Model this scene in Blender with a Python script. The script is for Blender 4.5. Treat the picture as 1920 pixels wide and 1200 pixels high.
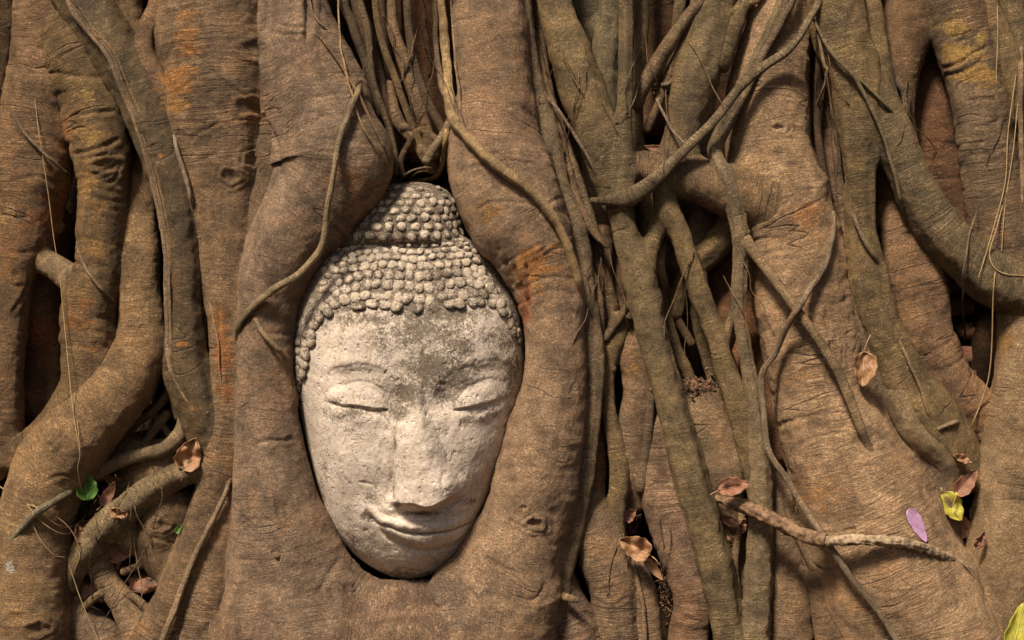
import bpy, math, random
import numpy as np
from mathutils import Vector

# ------------------------------------------------------------------ camera, world, sun, exposure
for _o in list(bpy.data.objects):
    bpy.data.objects.remove(_o)
S = bpy.context.scene
COL = S.collection
random.seed(7)
CD = 2.8                                   # camera distance to the plane Y = 0, where one photo pixel is one millimetre
cam = bpy.data.objects.new('camera', bpy.data.cameras.new('camera'))
COL.objects.link(cam)
cam.location = (0, -CD, 0.6)
cam.rotation_euler = (math.radians(90), 0, 0)
cam.data.sensor_width = 36
cam.data.lens = 36 * CD / 1.92
cam.data.clip_end = 500
S.camera = cam

SUN_EL, SUN_AZ = math.radians(52), math.radians(-30)    # azimuth measured from the camera side (-Y), negative = from the left
w = bpy.data.worlds.new("World"); S.world = w; w.use_nodes = True
nt = w.node_tree
bg = nt.nodes['Background']
sky = nt.nodes.new('ShaderNodeTexSky'); sky.sky_type = 'NISHITA'; sky.sun_disc = False
sky.sun_elevation = SUN_EL
sky.sun_rotation = math.pi - SUN_AZ
sky.air_density = 1.0; sky.dust_density = 4.0; sky.ozone_density = 0.6
nt.links.new(sky.outputs[0], bg.inputs[0])
bg.inputs[1].default_value = 0.05
sd = bpy.data.lights.new('sun', 'SUN'); sd.energy = 5.0; sd.angle = math.radians(11); sd.color = (1, .895, .745)
sun = bpy.data.objects.new('sun', sd); COL.objects.link(sun)
_dir = Vector((math.sin(SUN_AZ) * math.cos(SUN_EL), -math.cos(SUN_AZ) * math.cos(SUN_EL), math.sin(SUN_EL)))
sun.rotation_euler = _dir.to_track_quat('Z', 'Y').to_euler()
S.view_settings.view_transform = 'Standard'
S.view_settings.look = 'None'
S.view_settings.exposure = 0.40
S.view_settings.gamma = 1.0

# ------------------------------------------------------------------ helpers
def P3(a):
    """(n,3) array of px, py, depth(mm towards the camera) -> world metres"""
    a = np.asarray(a, float)
    f = (CD * 1000 - a[:, 2]) / (CD * 1000)
    return np.stack([(a[:, 0] - 960) / 1000 * f, -a[:, 2] / 1000, 0.6 + (600 - a[:, 1]) / 1000 * f], 1)

def tag(o, label=None, cat=None, group=None, kind=None):
    if label: o['label'] = label
    if cat: o['category'] = cat
    if group: o['group'] = group
    if kind: o['kind'] = kind
    return o

def empty(name, loc, label, cat, group=None):
    o = bpy.data.objects.new(name, None); COL.objects.link(o); o.location = loc
    o.empty_display_size = .05
    return tag(o, label, cat, group)

def mesh_obj(name, V, F, mat, parent=None, uv=None, paint=None, smooth=True):
    me = bpy.data.meshes.new(name)
    V = np.asarray(V, np.float32)
    F = np.asarray(F, np.int32)
    if F.shape[1] == 4 and False: pass
    n = len(F); k = F.shape[1]
    me.vertices.add(len(V)); me.vertices.foreach_set('co', V.ravel())
    me.loops.add(n * k); me.loops.foreach_set('vertex_index', F.ravel())
    me.polygons.add(n); me.polygons.foreach_set('loop_start', np.arange(0, n * k, k, dtype=np.int32))
    me.polygons.foreach_set('loop_total', np.full(n, k, np.int32))
    if smooth: me.polygons.foreach_set('use_smooth', np.ones(n, bool))
    if uv is not None:
        l = me.uv_layers.new(name='UVMap')
        l.data.foreach_set('uv', np.asarray(uv, np.float32)[F.ravel()].ravel())
    if paint is not None:
        ca = me.color_attributes.new('paint', 'FLOAT_COLOR', 'POINT')
        ca.data.foreach_set('color', np.asarray(paint, np.float32).ravel())
    me.update(calc_edges=True); me.validate()
    me.materials.append(mat)
    o = bpy.data.objects.new(name, me); COL.objects.link(o)
    if parent is not None:
        o.parent = parent
        o.matrix_parent_inverse = Vector((0, 0, 0)) and o.matrix_parent_inverse
        o.location = -parent.location
    return o

_rng = np.random.RandomState(3)
_perm = np.concatenate([_rng.permutation(512)] * 2)
_g = _rng.normal(size=(512, 3)); _g /= np.linalg.norm(_g, axis=1)[:, None]
def noise(p):
    """gradient noise, p (n,3) -> about -1..1"""
    p = np.asarray(p, float)
    i = np.floor(p).astype(int); f = p - i; i &= 511
    u = f * f * f * (f * (f * 6 - 15) + 10)
    out = 0
    for dx in (0, 1):
        for dy in (0, 1):
            for dz in (0, 1):
                h = _perm[(_perm[(_perm[(i[:, 0] + dx) & 511] + i[:, 1] + dy) & 511] + i[:, 2] + dz) & 511]
                g = _g[h]
                d = g[:, 0] * (f[:, 0] - dx) + g[:, 1] * (f[:, 1] - dy) + g[:, 2] * (f[:, 2] - dz)
                wgt = (u[:, 0] if dx else 1 - u[:, 0]) * (u[:, 1] if dy else 1 - u[:, 1]) * (u[:, 2] if dz else 1 - u[:, 2])
                out = out + d * wgt
    return out * 1.6
def fbm(p, o=3):
    p = np.asarray(p, float); s = 0; a = 1
    for k in range(o):
        s = s + a * noise(p + 17.3 * k); p = p * 2.03; a *= .5
    return s
def sstep(a, b, x):
    t = np.clip((x - a) / (b - a), 0, 1); return t * t * (3 - 2 * t)

def catmull(pts, step=5.0):
    """resample control points (px,py,r,d) at even spacing"""
    p = np.asarray(pts, float)
    p = np.vstack([2 * p[0] - p[1], p, 2 * p[-1] - p[-2]])
    out = []
    for i in range(1, len(p) - 2):
        L = np.linalg.norm(p[i + 1, :2] - p[i, :2]) + .5 * abs(p[i+1, -1] - p[i, -1])
        n = max(3, int(L / step))
        t = np.linspace(0, 1, n, endpoint=False)[:, None]
        a, b, c, d = p[i - 1], p[i], p[i + 1], p[i + 2]
        out.append(.5 * ((2 * b) + (-a + c) * t + (2 * a - 5 * b + 4 * c - d) * t ** 2 + (-a + 3 * b - 3 * c + d) * t ** 3))
    out.append(p[-2][None])
    return np.vstack(out)

def polydist(px, py, line):
    """distance to an open polyline and parameter 0..1 along it"""
    line = np.asarray(line, float); best = np.full(px.shape, 1e9); bt = np.zeros(px.shape)
    L = np.r_[0, np.cumsum(np.linalg.norm(np.diff(line, axis=0), axis=1))]
    for i in range(len(line) - 1):
        a, b = line[i], line[i + 1]; ab = b - a; l2 = (ab ** 2).sum() + 1e-9
        t = np.clip(((px - a[0]) * ab[0] + (py - a[1]) * ab[1]) / l2, 0, 1)
        d = np.hypot(px - a[0] - t * ab[0], py - a[1] - t * ab[1])
        m = d < best; best[m] = d[m]; bt[m] = (L[i] + t[m] * math.sqrt(l2)) / L[-1]
    return best, bt

# ------------------------------------------------------------------ node helpers and materials
class NT:
    def __init__(s, name):
        s.m = bpy.data.materials.new(name); s.m.use_nodes = True
        s.t = s.m.node_tree; s.b = s.t.nodes['Principled BSDF']
    def n(s, typ, ins={}, **pr):
        x = s.t.nodes.new('ShaderNode' + typ)
        for k, v in pr.items(): setattr(x, k, v)
        for k, v in ins.items():
            if isinstance(v, bpy.types.NodeSocket): s.t.links.new(v, x.inputs[k])
            else: x.inputs[k].default_value = v
        return x
    def math(s, op, a, b=0.0, c=None):
        d = {0: a, 1: b}
        if c is not None: d[2] = c
        return s.n('Math', d, operation=op).outputs[0]
    def mix(s, fac, a, b, typ='MIX'):
        x = s.t.nodes.new('ShaderNodeMix'); x.data_type = 'RGBA'; x.blend_type = typ
        for k, v in ((0, fac), (6, a), (7, b)):
            if isinstance(v, bpy.types.NodeSocket): s.t.links.new(v, x.inputs[k])
            else: x.inputs[k].default_value = v if not isinstance(v, tuple) else (v + (1,) if len(v) == 3 else v)
        return x.outputs[2]
    def ramp(s, x, a, b, lo=0., hi=1.):
        return s.n('MapRange', {0: x, 1: a, 2: b, 3: lo, 4: hi}, interpolation_type='SMOOTHSTEP').outputs[0]
    def noise(s, vec, scale, detail=3, rough=.55, dist=0.):
        return s.n('TexNoise', {'Vector': vec, 'Scale': scale, 'Detail': detail, 'Roughness': rough, 'Distortion': dist}).outputs[0]
    def scaled(s, vec, sc):
        return s.n('VectorMath', {0: vec, 1: sc}, operation='MULTIPLY').outputs[0]

def bark(name, rings=1.0, streak=0.0, crease=1.0, pores=1.0, specks=.5, rough=.72, spec=.3, vein=0.4, grey=.45):
    q = NT(name)
    tc = q.n('TexCoord'); uv = tc.outputs['UV']; oc = tc.outputs['Object']
    oi = q.n('ObjectInfo'); rnd = oi.outputs['Random']
    off = q.n('CombineXYZ', {0: q.math('MULTIPLY', rnd, 37.), 1: q.math('MULTIPLY', rnd, 91.), 2: 0.}).outputs[0]
    uv = q.n('VectorMath', {0: uv, 1: off}, operation='ADD').outputs[0]
    warp = q.n('TexNoise', {'Vector': oc, 'Scale': 9., 'Detail': 3.}).outputs[1]
    warp = q.n('VectorMath', {0: warp, 1: (.5, .5, .5)}, operation='SUBTRACT').outputs[0]
    uvw = q.n('VectorMath', {0: uv, 1: q.scaled(warp, (.05, .05, .05))}, operation='ADD').outputs[0]
    # transverse wrinkles, creases, vertical streaks, worm-like fine relief
    uvl = q.n('VectorMath', {0: uv, 1: q.scaled(warp, (.02, .03, .02))}, operation='ADD').outputs[0]
    ring = q.noise(q.scaled(uvl, (9., 120., 1.)), 1., 3, .55, .5)
    ring2 = q.noise(q.scaled(uvw, (75., 250., 1.)), 1., 4, .65, .9)
    cr0 = q.noise(q.scaled(uvl, (2.6, 17., 1.)), 1., 2, .4)
    cr = q.ramp(q.math('ABSOLUTE', q.math('SUBTRACT', cr0, .5)), 0., .010, 1., 0.)
    cr = q.math('MULTIPLY', cr, q.ramp(q.noise(oc, 7., 2), .5, .62))
    st = q.noise(q.scaled(uvl, (250., 7., 1.)), 1., 3, .6)
    worm = q.noise(q.scaled(uvw, (120., 210., 1.)), 1., 3, .6, 1.6)
    wl = q.ramp(q.math('ABSOLUTE', q.math('SUBTRACT', worm, .5)), 0., .05, 1., 0.)
    ve0 = q.noise(oc, 34., 3, .6, 1.5)
    ve = q.math('MULTIPLY', q.ramp(q.math('ABSOLUTE', q.math('SUBTRACT', ve0, .5)), 0., .018, 1., 0.), q.ramp(q.noise(oc, 13., 2), .48, .6))
    po = q.noise(oc, 420., 3, .7)
    mott = q.noise(oc, 19., 6, .68, .4)
    big = q.noise(oc, 5., 4, .6, .3)
    ringmask = q.ramp(q.noise(oc, 6.5, 3), .34, .60)
    vary = q.ramp(q.math('FRACT', q.math('MULTIPLY', rnd, 7.3)), 0., 1., .45, 1.35)
    zone = q.ramp(q.noise(oc, 4.2, 3, .6), .38, .62, .25, 1.25)
    ringmask = q.math('MULTIPLY', ringmask, vary)
    h = q.math('MULTIPLY', q.math('MULTIPLY', ring, ringmask), 1.7 * rings)
    h = q.math('MULTIPLY_ADD', q.math('MULTIPLY', ring2, q.math('MULTIPLY', zone, vary)), .5 * rings, h)
    rl = q.math('MULTIPLY', q.ramp(q.math('ABSOLUTE', q.math('SUBTRACT', ring, .5)), .0, .035, 1., 0.), ringmask)
    h = q.math('MULTIPLY_ADD', rl, -.55 * rings, h)
    h = q.math('MULTIPLY_ADD', cr, -1.3 * crease, h)
    h = q.math('MULTIPLY_ADD', st, .8 * streak, h)
    h = q.math('MULTIPLY_ADD', ve, .18 * vein, h)
    h = q.math('MULTIPLY_ADD', wl, .42 * pores, h)
    h = q.math('MULTIPLY_ADD', po, .38 * pores, h)
    h = q.math('MULTIPLY_ADD', mott, 1.0, h)
    bp = q.n('Bump', {'Height': h, 'Distance': .0052, 'Strength': 1.0})
    # colour
    base = oi.outputs['Color']
    c = q.mix(q.ramp(mott, .32, .68), q.mix(1., base, (.48, .46, .43), 'MULTIPLY'), q.mix(1., base, (1.45, 1.42, 1.38), 'MULTIPLY'))
    rust = q.ramp(q.math('ADD', big, q.math('MULTIPLY', q.math('SUBTRACT', mott, .5), .9)), .50, .74)
    rust = q.math('MULTIPLY', q.math('MULTIPLY', rust, oi.outputs['Alpha']), .62)
    c = q.mix(rust, c, (.30, .115, .028))
    gr = q.ramp(q.noise(oc, 12., 5, .7), .54, .70)
    c = q.mix(q.math('MULTIPLY', gr, grey), c, q.mix(.5, q.mix(1., base, (1.35, 1.35, 1.35), 'MULTIPLY'), (.20, .155, .10)))
    dk = q.ramp(q.noise(q.scaled(oc, (1., 1., .55)), 15., 5, .7, .5), .56, .70)
    c = q.mix(q.math('MULTIPLY', dk, .45), c, (.085, .055, .03))
    c = q.mix(q.math('MULTIPLY', q.math('MULTIPLY', q.ramp(ring2, .36, .56, 1., 0.), zone), .14 * min(rings, 1)), c, (.085, .05, .026))
    c = q.mix(q.math('MULTIPLY', rl, .42 * min(1, rings)), c, q.mix(1., base, (.28, .25, .22), 'MULTIPLY'))
    c = q.mix(q.math('MULTIPLY', cr, .55 * crease), c, (.04, .024, .014))
    c = q.mix(q.math('MULTIPLY', ve, .6 * vein), c, q.mix(1., base, (2.3, 2.3, 2.3), 'MULTIPLY'))
    c = q.mix(q.math('MULTIPLY', wl, .5 * pores), c, q.mix(1., base, (1.8, 1.8, 1.85), 'MULTIPLY'))
    if streak:
        c = q.mix(q.math('MULTIPLY', q.ramp(st, .45, .7), .45 * streak), c, (.27, .185, .085))
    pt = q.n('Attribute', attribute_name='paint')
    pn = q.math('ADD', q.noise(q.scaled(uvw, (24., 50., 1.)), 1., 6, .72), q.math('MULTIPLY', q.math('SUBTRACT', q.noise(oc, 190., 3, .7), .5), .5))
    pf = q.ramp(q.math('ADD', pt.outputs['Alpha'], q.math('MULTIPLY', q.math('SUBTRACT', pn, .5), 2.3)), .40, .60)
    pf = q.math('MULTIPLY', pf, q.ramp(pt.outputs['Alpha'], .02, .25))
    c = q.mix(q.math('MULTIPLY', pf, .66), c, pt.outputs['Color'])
    # pale lenticels and lichen specks
    vo = q.n('TexVoronoi', {'Vector': q.scaled(uvw, (.6, 1.2, 1.)), 'Scale': 62., 'Randomness': 1.})
    sp = q.ramp(vo.outputs['Distance'], .04, .11, 1., 0.)
    sp = q.math('MULTIPLY', sp, q.ramp(q.noise(oc, 8., 2), .5, .6))
    sp2 = q.ramp(q.n('TexVoronoi', {'Vector': oc, 'Scale': 210.}).outputs['Distance'], .12, .25, 1., 0.)
    sp2 = q.math('MULTIPLY', sp2, q.ramp(q.noise(oc, 26., 3), .54, .62))
    sp = q.math('MAXIMUM', sp, q.math('MULTIPLY', sp2, .7))
    c = q.mix(q.math('MULTIPLY', sp, specks), c, (.46, .38, .26))
    po2 = q.ramp(po, .3, .7, .66, 1.36)
    c = q.mix(1., c, q.n('CombineXYZ', {0: po2, 1: po2, 2: po2}).outputs[0], 'MULTIPLY')
    q.t.links.new(c, q.b.inputs['Base Color'])
    q.t.links.new(bp.outputs[0], q.b.inputs['Normal'])
    q.b.inputs['Roughness'].default_value = rough
    q.b.inputs['Specular IOR Level'].default_value = spec
    return q.m

M = {}
M['trunk'] = bark('wrinkled_bark', 1.0, 0, 1.0, 1.0, .5)
M['skin'] = bark('pored_root_bark', .45, .12, .5, 1.35, .9, .7, .3, .8, .3)
M['smooth'] = bark('smooth_root_bark', .45, .3, .35, .7, .8, .6, .35, .7, .12)
M['rough'] = bark('rough_old_bark', .5, .1, .8, 1.9, .3, .8, .2, 1.0)
M['vine'] = bark('fibrous_rootlet_bark', .3, .9, .1, .5, .3, .65, .35)

def simple(name, c1, c2, scale=60, bump=.001, rough=.75, spec=.3, sub=0):
    q = NT(name); oc = q.n('TexCoord').outputs['Object']
    nz = q.noise(oc, scale, 5, .65); fine = q.noise(oc, scale * 6, 3)
    c = q.mix(q.ramp(nz, .35, .65), c1, c2)
    q.t.links.new(c, q.b.inputs['Base Color'])
    h = q.math('ADD', nz, q.math('MULTIPLY', fine, .4))
    q.t.links.new(q.n('Bump', {'Height': h, 'Distance': bump}).outputs[0], q.b.inputs['Normal'])
    q.b.inputs['Roughness'].default_value = rough; q.b.inputs['Specular IOR Level'].default_value = spec
    return q.m

# ------------------------------------------------------------------ colours by kind of bark (linear); the darkest brown has gap shade painted in
BROWN = (.26, .175, .098); TAN = (.285, .185, .105); RED = (.18, .092, .042); SHADE_BROWN = (.09, .052, .025)
OLIVE = (.17, .106, .052); GREEN = (.105, .072, .034); OCHRE = (.29, .185, .075); GREY = (.12, .092, .05)

ROOTS = []
def R(pts, col=BROWN, mat='trunk', k=None, fl=1.0, rust=.5, name='root', label=None, lump=1.0, flute=0.0, fold=1.0, ext=True, lay=None):
    ROOTS.append(dict(pts=[list(p) for p in pts], col=col, mat=mat, k=k, fl=fl, rust=rust, name=name, label=label,
                      lump=lump, flute=flute, fold=fold, ext=ext, lay=lay))
def G(pts, col=OLIVE, **kw):
    kw.setdefault('mat', 'smooth'); kw.setdefault('rust', .12); kw.setdefault('flute', .035); kw.setdefault('fold', .2); kw.setdefault('lump', 1.3); kw.setdefault('fl', .88)
    R(pts, col, **kw)
def Vn(pts, col=OCHRE, lay=.55, **kw):
    kw.setdefault('mat', 'vine'); kw.setdefault('rust', .1); kw.setdefault('flute', .07); kw.setdefault('fold', 0); kw.setdefault('lump', .8)
    kw.setdefault('name', 'aerial_root'); kw.setdefault('k', 2.)
    R([(p[0], p[1], p[2], 0) for p in pts], col, lay=lay, **kw)

#ROOTDATA
# --- left part
R([(-10,-50,30,-20),(2,60,26,-20),(-15,200,26,-20),(-30,330,26,-20)], OLIVE, 'smooth')
R([(95,-60,62,20),(95,80,66,20),(78,200,70,20),(60,330,74,20),(42,430,60,25),(18,520,48,30),(2,620,47,30),(-5,720,50,30),(-20,860,60,26)], (.20,.118,.058), 'trunk', rust=.9, fl=.75, fold=1.2)
R([(100,380,40,-30),(88,440,45,-30),(78,520,48,-32),(78,600,48,-35),(82,700,42,-40),(60,800,44,-30)], RED, 'rough', rust=.9)
R([(120,415,13,5),(84,440,19,20),(78,478,22,28),(108,505,24,30),(150,535,26,28)], BROWN, k=18)
R([(100,20,62,40),(150,130,64,40),(180,230,57,42),(192,330,50,42),(191,420,46,40),(186,500,45,36),(171,560,50,34),(166,640,51,34),(163,710,47,34),(138,768,48,38),(90,812,34,46),(35,845,26,50),(-30,890,25,50)], (.17,.105,.046), 'trunk', rust=.75, fold=1.8)
R([(258,290,30,-15),(258,380,34,5),(262,460,38,15),(263,540,40,22),(268,600,43,28),(262,660,50,36),(225,730,60,45),(163,800,66,52),(105,870,72,55),(74,950,70,55),(64,1040,68,52),(62,1130,69,52),(57,1230,72,50)], (.245,.148,.070), 'skin', rust=.4, fold=.5)
R([(235,-30,34,0),(240,30,30,0),(258,90,22,0)], BROWN, 'rough')
G([(130,-60,45,75),(158,8,47,76),(200,70,50,76),(242,140,45,74),(274,210,42,72),(303,290,39,68),(327,370,36,64),(338,450,30,64),(342,540,30,66),(346,620,33,64),(350,690,40,56),(368,750,42,48),(384,805,34,42),(398,860,26,32)], (.105,.072,.036), flute=.05, lump=1.6, label='dark olive root slanting down the left side')
Vn([(112,-30,5),(142,30,5),(196,98,5),(229,167,5),(258,241,5),(283,330,5),(303,420,5),(312,500,5),(313,600,5),(320,690,5),(345,740,4),(372,790,4)], (0.250,0.161,0.092), lay=-.3)
Vn([(119,-30,3),(152,32,3),(204,97,3),(236,166,3),(264,240,3),(289,330,3),(308,420,3),(318,500,3),(318,600,3),(325,690,3)], (0.210,0.135,0.078), lay=-.6)
Vn([(128,-30,3),(162,35,3),(213,100,3),(246,170,3),(272,240,3),(296,330,3),(315,420,3),(325,520,2.5)], (0.190,0.120,0.050), lay=-.8)
G([(305,-45,19,70),(296,10,20,74),(274,58,18,80),(272,100,20,84),(290,140,18,84),(312,185,14,80),(325,240,9,74)], (0.170,0.100,0.050), mat='smooth')
# trunk left of the head
R([(395,-60,108,30),(400,60,110,30),(408,160,106,30),(413,260,92,32),(418,360,70,34),(424,450,56,36),(427,540,48,38),(428,620,39,40),(429,700,36,42),(430,780,34,44),(415,860,36,44),(393,940,34,42),(366,1030,38,42),(338,1110,42,40),(300,1195,52,38),(272,1280,60,36)], (.195,.122,.066), 'trunk', rust=.85, fl=.8, fold=.9, label='broad trunk root with orange rust stains down its left side')
R([(442,850,18,30),(427,940,30,32),(406,1020,37,32),(392,1100,46,32),(380,1190,54,32),(376,1290,60,32)], (0.230,0.148,0.085), 'trunk', k=8)
Vn([(440,878,3),(412,950,5),(386,1000,6),(350,1080,6),(320,1160,6),(298,1215,6)], BROWN, lay=.4)
R([(545,-60,60,46),(550,20,64,48),(570,100,76,50),(592,165,88,54),(612,240,97,58),(628,312,106,60),(592,385,88,62),(545,455,72,64),(514,530,62,66),(498,615,53,66),(497,700,53,64),(503,790,58,62),(512,880,70,56),(520,960,84,50),(538,1060,108,40),(560,1160,128,34),(575,1300,140,30)], (0.255,0.165,0.100), 'trunk', k=30, fl=.85, fold=.9, label='thick trunk root curving down the left side of the stone head')
R([(500,-60,44,34),(500,80,46,36),(504,200,46,38),(508,300,44,38),(490,400,34,38),(470,500,26,36),(458,620,20,34),(450,740,18,32)], (0.215,0.139,0.080), 'rough', k=34, label='knobbly bark fused between the two trunk roots left of the head')
R([(536,-60,40,66),(538,10,41,66),(537,60,39,62),(525,120,30,46)], (0.240,0.155,0.089), 'trunk', k=6)
R([(430,1250,120,20),(560,1228,130,30),(700,1236,134,32),(820,1232,134,34),(940,1180,130,40)], (0.250,0.160,0.100), 'skin', k=50, fl=.8, ext=False, rust=.4, label='fused root mass beneath the chin of the stone head')
R([(568,990,24,34),(595,1040,30,36),(636,1089,37,42),(698,1139,42,46),(780,1154,44,52),(854,1137,44,48),(916,1080,38,42),(948,1010,30,38)], (0.250,0.160,0.095), 'rough', k=44, ext=False, rust=.4, label='lip of bark that cradles the chin of the stone head')
R([(912,-60,66,50),(920,60,70,52),(928,160,73,54),(925,250,82,58),(935,320,98,62),(965,400,96,66),(1002,470,80,68),(1031,550,62,72),(1041,630,56,74),(1040,710,60,74),(1026,800,69,72),(1007,890,78,66),(986,970,82,60),(955,1060,98,52),(925,1150,120,45),(905,1300,135,35)], (0.262,0.168,0.100), 'skin', k=30, fl=.9, fold=.8, label='thick trunk root curving down the right side of the stone head')
Vn([(825,-30,8),(833,60,9),(838,130,9),(845,200,10),(852,228,10),(880,262,10),(930,310,10),(990,355,9),(1025,395,9),(1050,430,8),(1070,480,8),(1085,530,7),(1092,575,5)], (0.290,0.190,0.090), lay=.7, label='pale hanging rootlet crossing the thick root right of the head')
# --- centre gap above the head
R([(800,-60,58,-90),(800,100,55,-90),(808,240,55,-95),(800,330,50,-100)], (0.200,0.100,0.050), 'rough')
R([(690,-60,45,-110),(700,100,45,-110),(720,260,45,-115),(740,360,40,-120)], SHADE_BROWN, 'rough')
G([(655,-40,14,5),(684,50,14,2),(703,120,12,-2),(724,210,10,-8),(738,300,8,-14)], SHADE_BROWN)
G([(720,-40,17,-20),(722,100,16,-25),(723,230,12,-32),(730,310,10,-36)], SHADE_BROWN)
G([(735,-40,9,5),(738,50,10,6),(760,120,13,8),(785,200,13,5),(800,245,11,0),(815,300,10,-10)], (0.220,0.142,0.081))
G([(728,150,8,-10),(738,200,9,-8),(752,235,11,-5),(780,262,14,-3),(796,290,12,-3),(815,325,9,-8)], (0.200,0.130,0.070))
G([(748,238,8,2),(795,246,8,2),(826,268,6,2)], (0.180,0.120,0.070), ext=False)
G([(795,308,9,12),(818,272,8,14),(842,232,8,10),(858,180,6,5)], (0.220,0.160,0.090), ext=False)
G([(640,-30,9,25),(662,50,9,18),(690,130,8,10),(712,220,6,2)], SHADE_BROWN)
Vn([(838,228,5),(833,280,5),(825,322,5),(805,336,4),(770,340,2.5)], OCHRE, lay=.9)
Vn([(815,-30,5),(818,80,5),(828,160,5),(848,212,4)], (0.180,0.120,0.070), lay=.6)
Vn([(843,-30,2),(852,90,2.2),(860,170,2),(866,245,1.6)], (0.300,0.194,0.111), lay=.8)
Vn([(745,345,2.2),(768,322,2),(800,314,2),(820,322,2)], (0.200,0.130,0.080), lay=.8)
Vn([(768,338,2),(785,322,2),(815,320,2)], (0.400,0.280,0.150), lay=.8)
# vine on the left root
Vn([(682,135,5),(672,165,6),(655,210,6),(637,265,6),(626,330,6),(613,400,6),(600,468,7),(560,515,7),(510,545,7),(470,580,7),(448,612,6),(443,665,4)], (0.270,0.185,0.095), lay=.8, label='long pale rootlet hanging over the left root and across to the trunk')
Vn([(470,584,4),(488,618,5),(515,650,5),(541,674,3.5)], (0.290,0.200,0.110), lay=.7)
Vn([(632,-30,1.8),(640,90,1.8),(660,180,1.8),(682,240,1.8),(712,285,1.6),(732,318,1.5)], (0.420,0.280,0.130), lay=1.)
Vn([(576,-30,1.6),(586,20,1.8),(605,48,1.6),(626,66,1.3)], (0.380,0.245,0.141), lay=1.)
Vn([(577,45,2),(620,95,2.2),(655,148,2.5),(690,215,2.5),(722,280,2.2),(738,325,2)], (0.200,0.120,0.060), lay=.8)
# --- right of the head
G([(980,-50,15,40),(988,60,16,40),(1003,150,15,40),(1016,205,20,40),(1031,270,22,42),(1046,340,21,44),(1068,400,22,44),(1088,470,20,42),(1098,540,18,44),(1106,610,20,48),(1113,680,20,52),(1109,760,20,54),(1101,840,20,54),(1089,920,20,52),(1071,1000,22,50),(1050,1070,25,48),(1030,1140,30,46),(1012,1230,36,44)], (0.200,0.135,0.075), k=8)
G([(1000,60,9,10),(1018,150,10,22),(1035,220,14,25),(1052,300,17,26),(1075,370,14,28),(1102,420,10,28),(1126,450,7,26),(1142,466,4,22)], (0.210,0.135,0.078))
G([(1006,-40,8,5),(1014,80,9,5),(1030,175,9,12),(1048,235,10,16),(1076,320,11,18),(1100,385,9,18),(1118,440,8,15)], (0.170,0.110,0.060))
G([(1060,330,16,0),(1075,410,20,5),(1092,480,20,5),(1100,560,18,10),(1115,620,16,10)], (0.180,0.120,0.070))
Vn([(1020,175,3),(1050,210,3),(1085,265,3),(1110,310,3),(1125,345,2.5)], (0.240,0.160,0.100), lay=.8)
R([(1032,1060,30,30),(1056,1130,42,22),(1078,1220,55,20)], (0.220,0.142,0.090), 'trunk')
G([(1025,1112,8,60),(1050,1117,8,78),(1070,1122,7,88),(1086,1126,5,96)], BROWN, ext=False, label='short stub root poking out below right of the head')
G([(1030,-60,28,38),(1043,20,33,45),(1062,80,38,50),(1085,150,42,52),(1109,220,40,54),(1127,290,33,54),(1142,352,26,50),(1160,400,22,45)], (0.170,0.118,0.055), k=14)
G([(1100,-40,40,-60),(1110,60,38,-60),(1150,60,34,-30),(1145,150,30,-20),(1150,240,24,-20)], GREY, ext=False)
G([(1150,-40,26,15),(1141,60,29,10),(1136,150,24,5),(1148,240,20,0)], GREY)
G([(1173,-50,13,82),(1174,100,13,82),(1172,180,14,80),(1168,260,18,76),(1168,330,22,72),(1167,400,20,66),(1178,450,24,62),(1195,510,28,60),(1209,560,30,58),(1222,620,28,60),(1244,700,28,60),(1262,770,28,60),(1281,840,30,60),(1302,920,32,58),(1325,1000,32,56),(1346,1080,33,54),(1362,1160,32,52),(1376,1260,34,50)], (0.170,0.117,0.056), k=16, flute=.06, label='straight olive root running from the top down past the right of the head')
G([(1205,520,22,56),(1222,460,18,52),(1240,408,16,52),(1258,360,14,52)], (0.160,0.110,0.053), k=14, ext=False)
G([(1200,-40,15,30),(1204,50,14,30),(1196,140,13,22),(1192,240,15,10),(1200,320,18,10)], (0.120,0.083,0.040))
G([(1278,-40,12,20),(1272,30,12,15),(1262,100,10,0),(1256,180,12,-10)], (0.120,0.083,0.040))
R([(1240,-60,45,-60),(1235,60,45,-60),(1232,160,45,-60),(1225,260,42,-60)], (0.160,0.085,0.045), 'rough')
G([(1335,-45,10,50),(1292,28,12,52),(1256,80,14,50),(1226,130,15,46),(1205,166,14,40),(1193,205,10,28)], (0.150,0.100,0.055), k=6)
G([(1350,-60,28,50),(1342,20,30,50),(1326,80,38,50),(1303,150,40,50),(1286,220,34,50),(1275,290,34,48),(1268,345,28,44)], (0.155,0.107,0.051), k=20)
G([(1405,-45,10,62),(1387,28,13,62),(1366,80,17,60),(1345,135,22,54)], (0.160,0.110,0.053), k=14)
G([(1440,-40,5,70),(1400,10,6,66),(1365,28,8,62),(1345,40,8,58)], (0.140,0.097,0.046), k=8)
Vn([(1225,160,4),(1250,158,4),(1262,150,4)], (0.160,0.110,0.070))
Vn([(1222,165,2.5),(1240,205,2.5),(1262,245,2.5),(1290,278,2.5)], (0.240,0.170,0.120), lay=.8)
R([(1150,335,24,45),(1200,312,28,48),(1265,322,36,52),(1330,345,45,56),(1400,368,52,58),(1465,380,60,52),(1525,392,55,42)], (0.235,0.155,0.085), 'skin', k=24, fold=.5, ext=False, rust=.3, label='stout root branching sideways from the olive root to the right trunk')
G([(1405,395,38,18),(1372,430,31,12),(1337,465,27,6),(1302,502,23,-4),(1278,545,18,-14),(1262,600,14,-20)], (0.150,0.103,0.050), k=20, ext=False)
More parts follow.
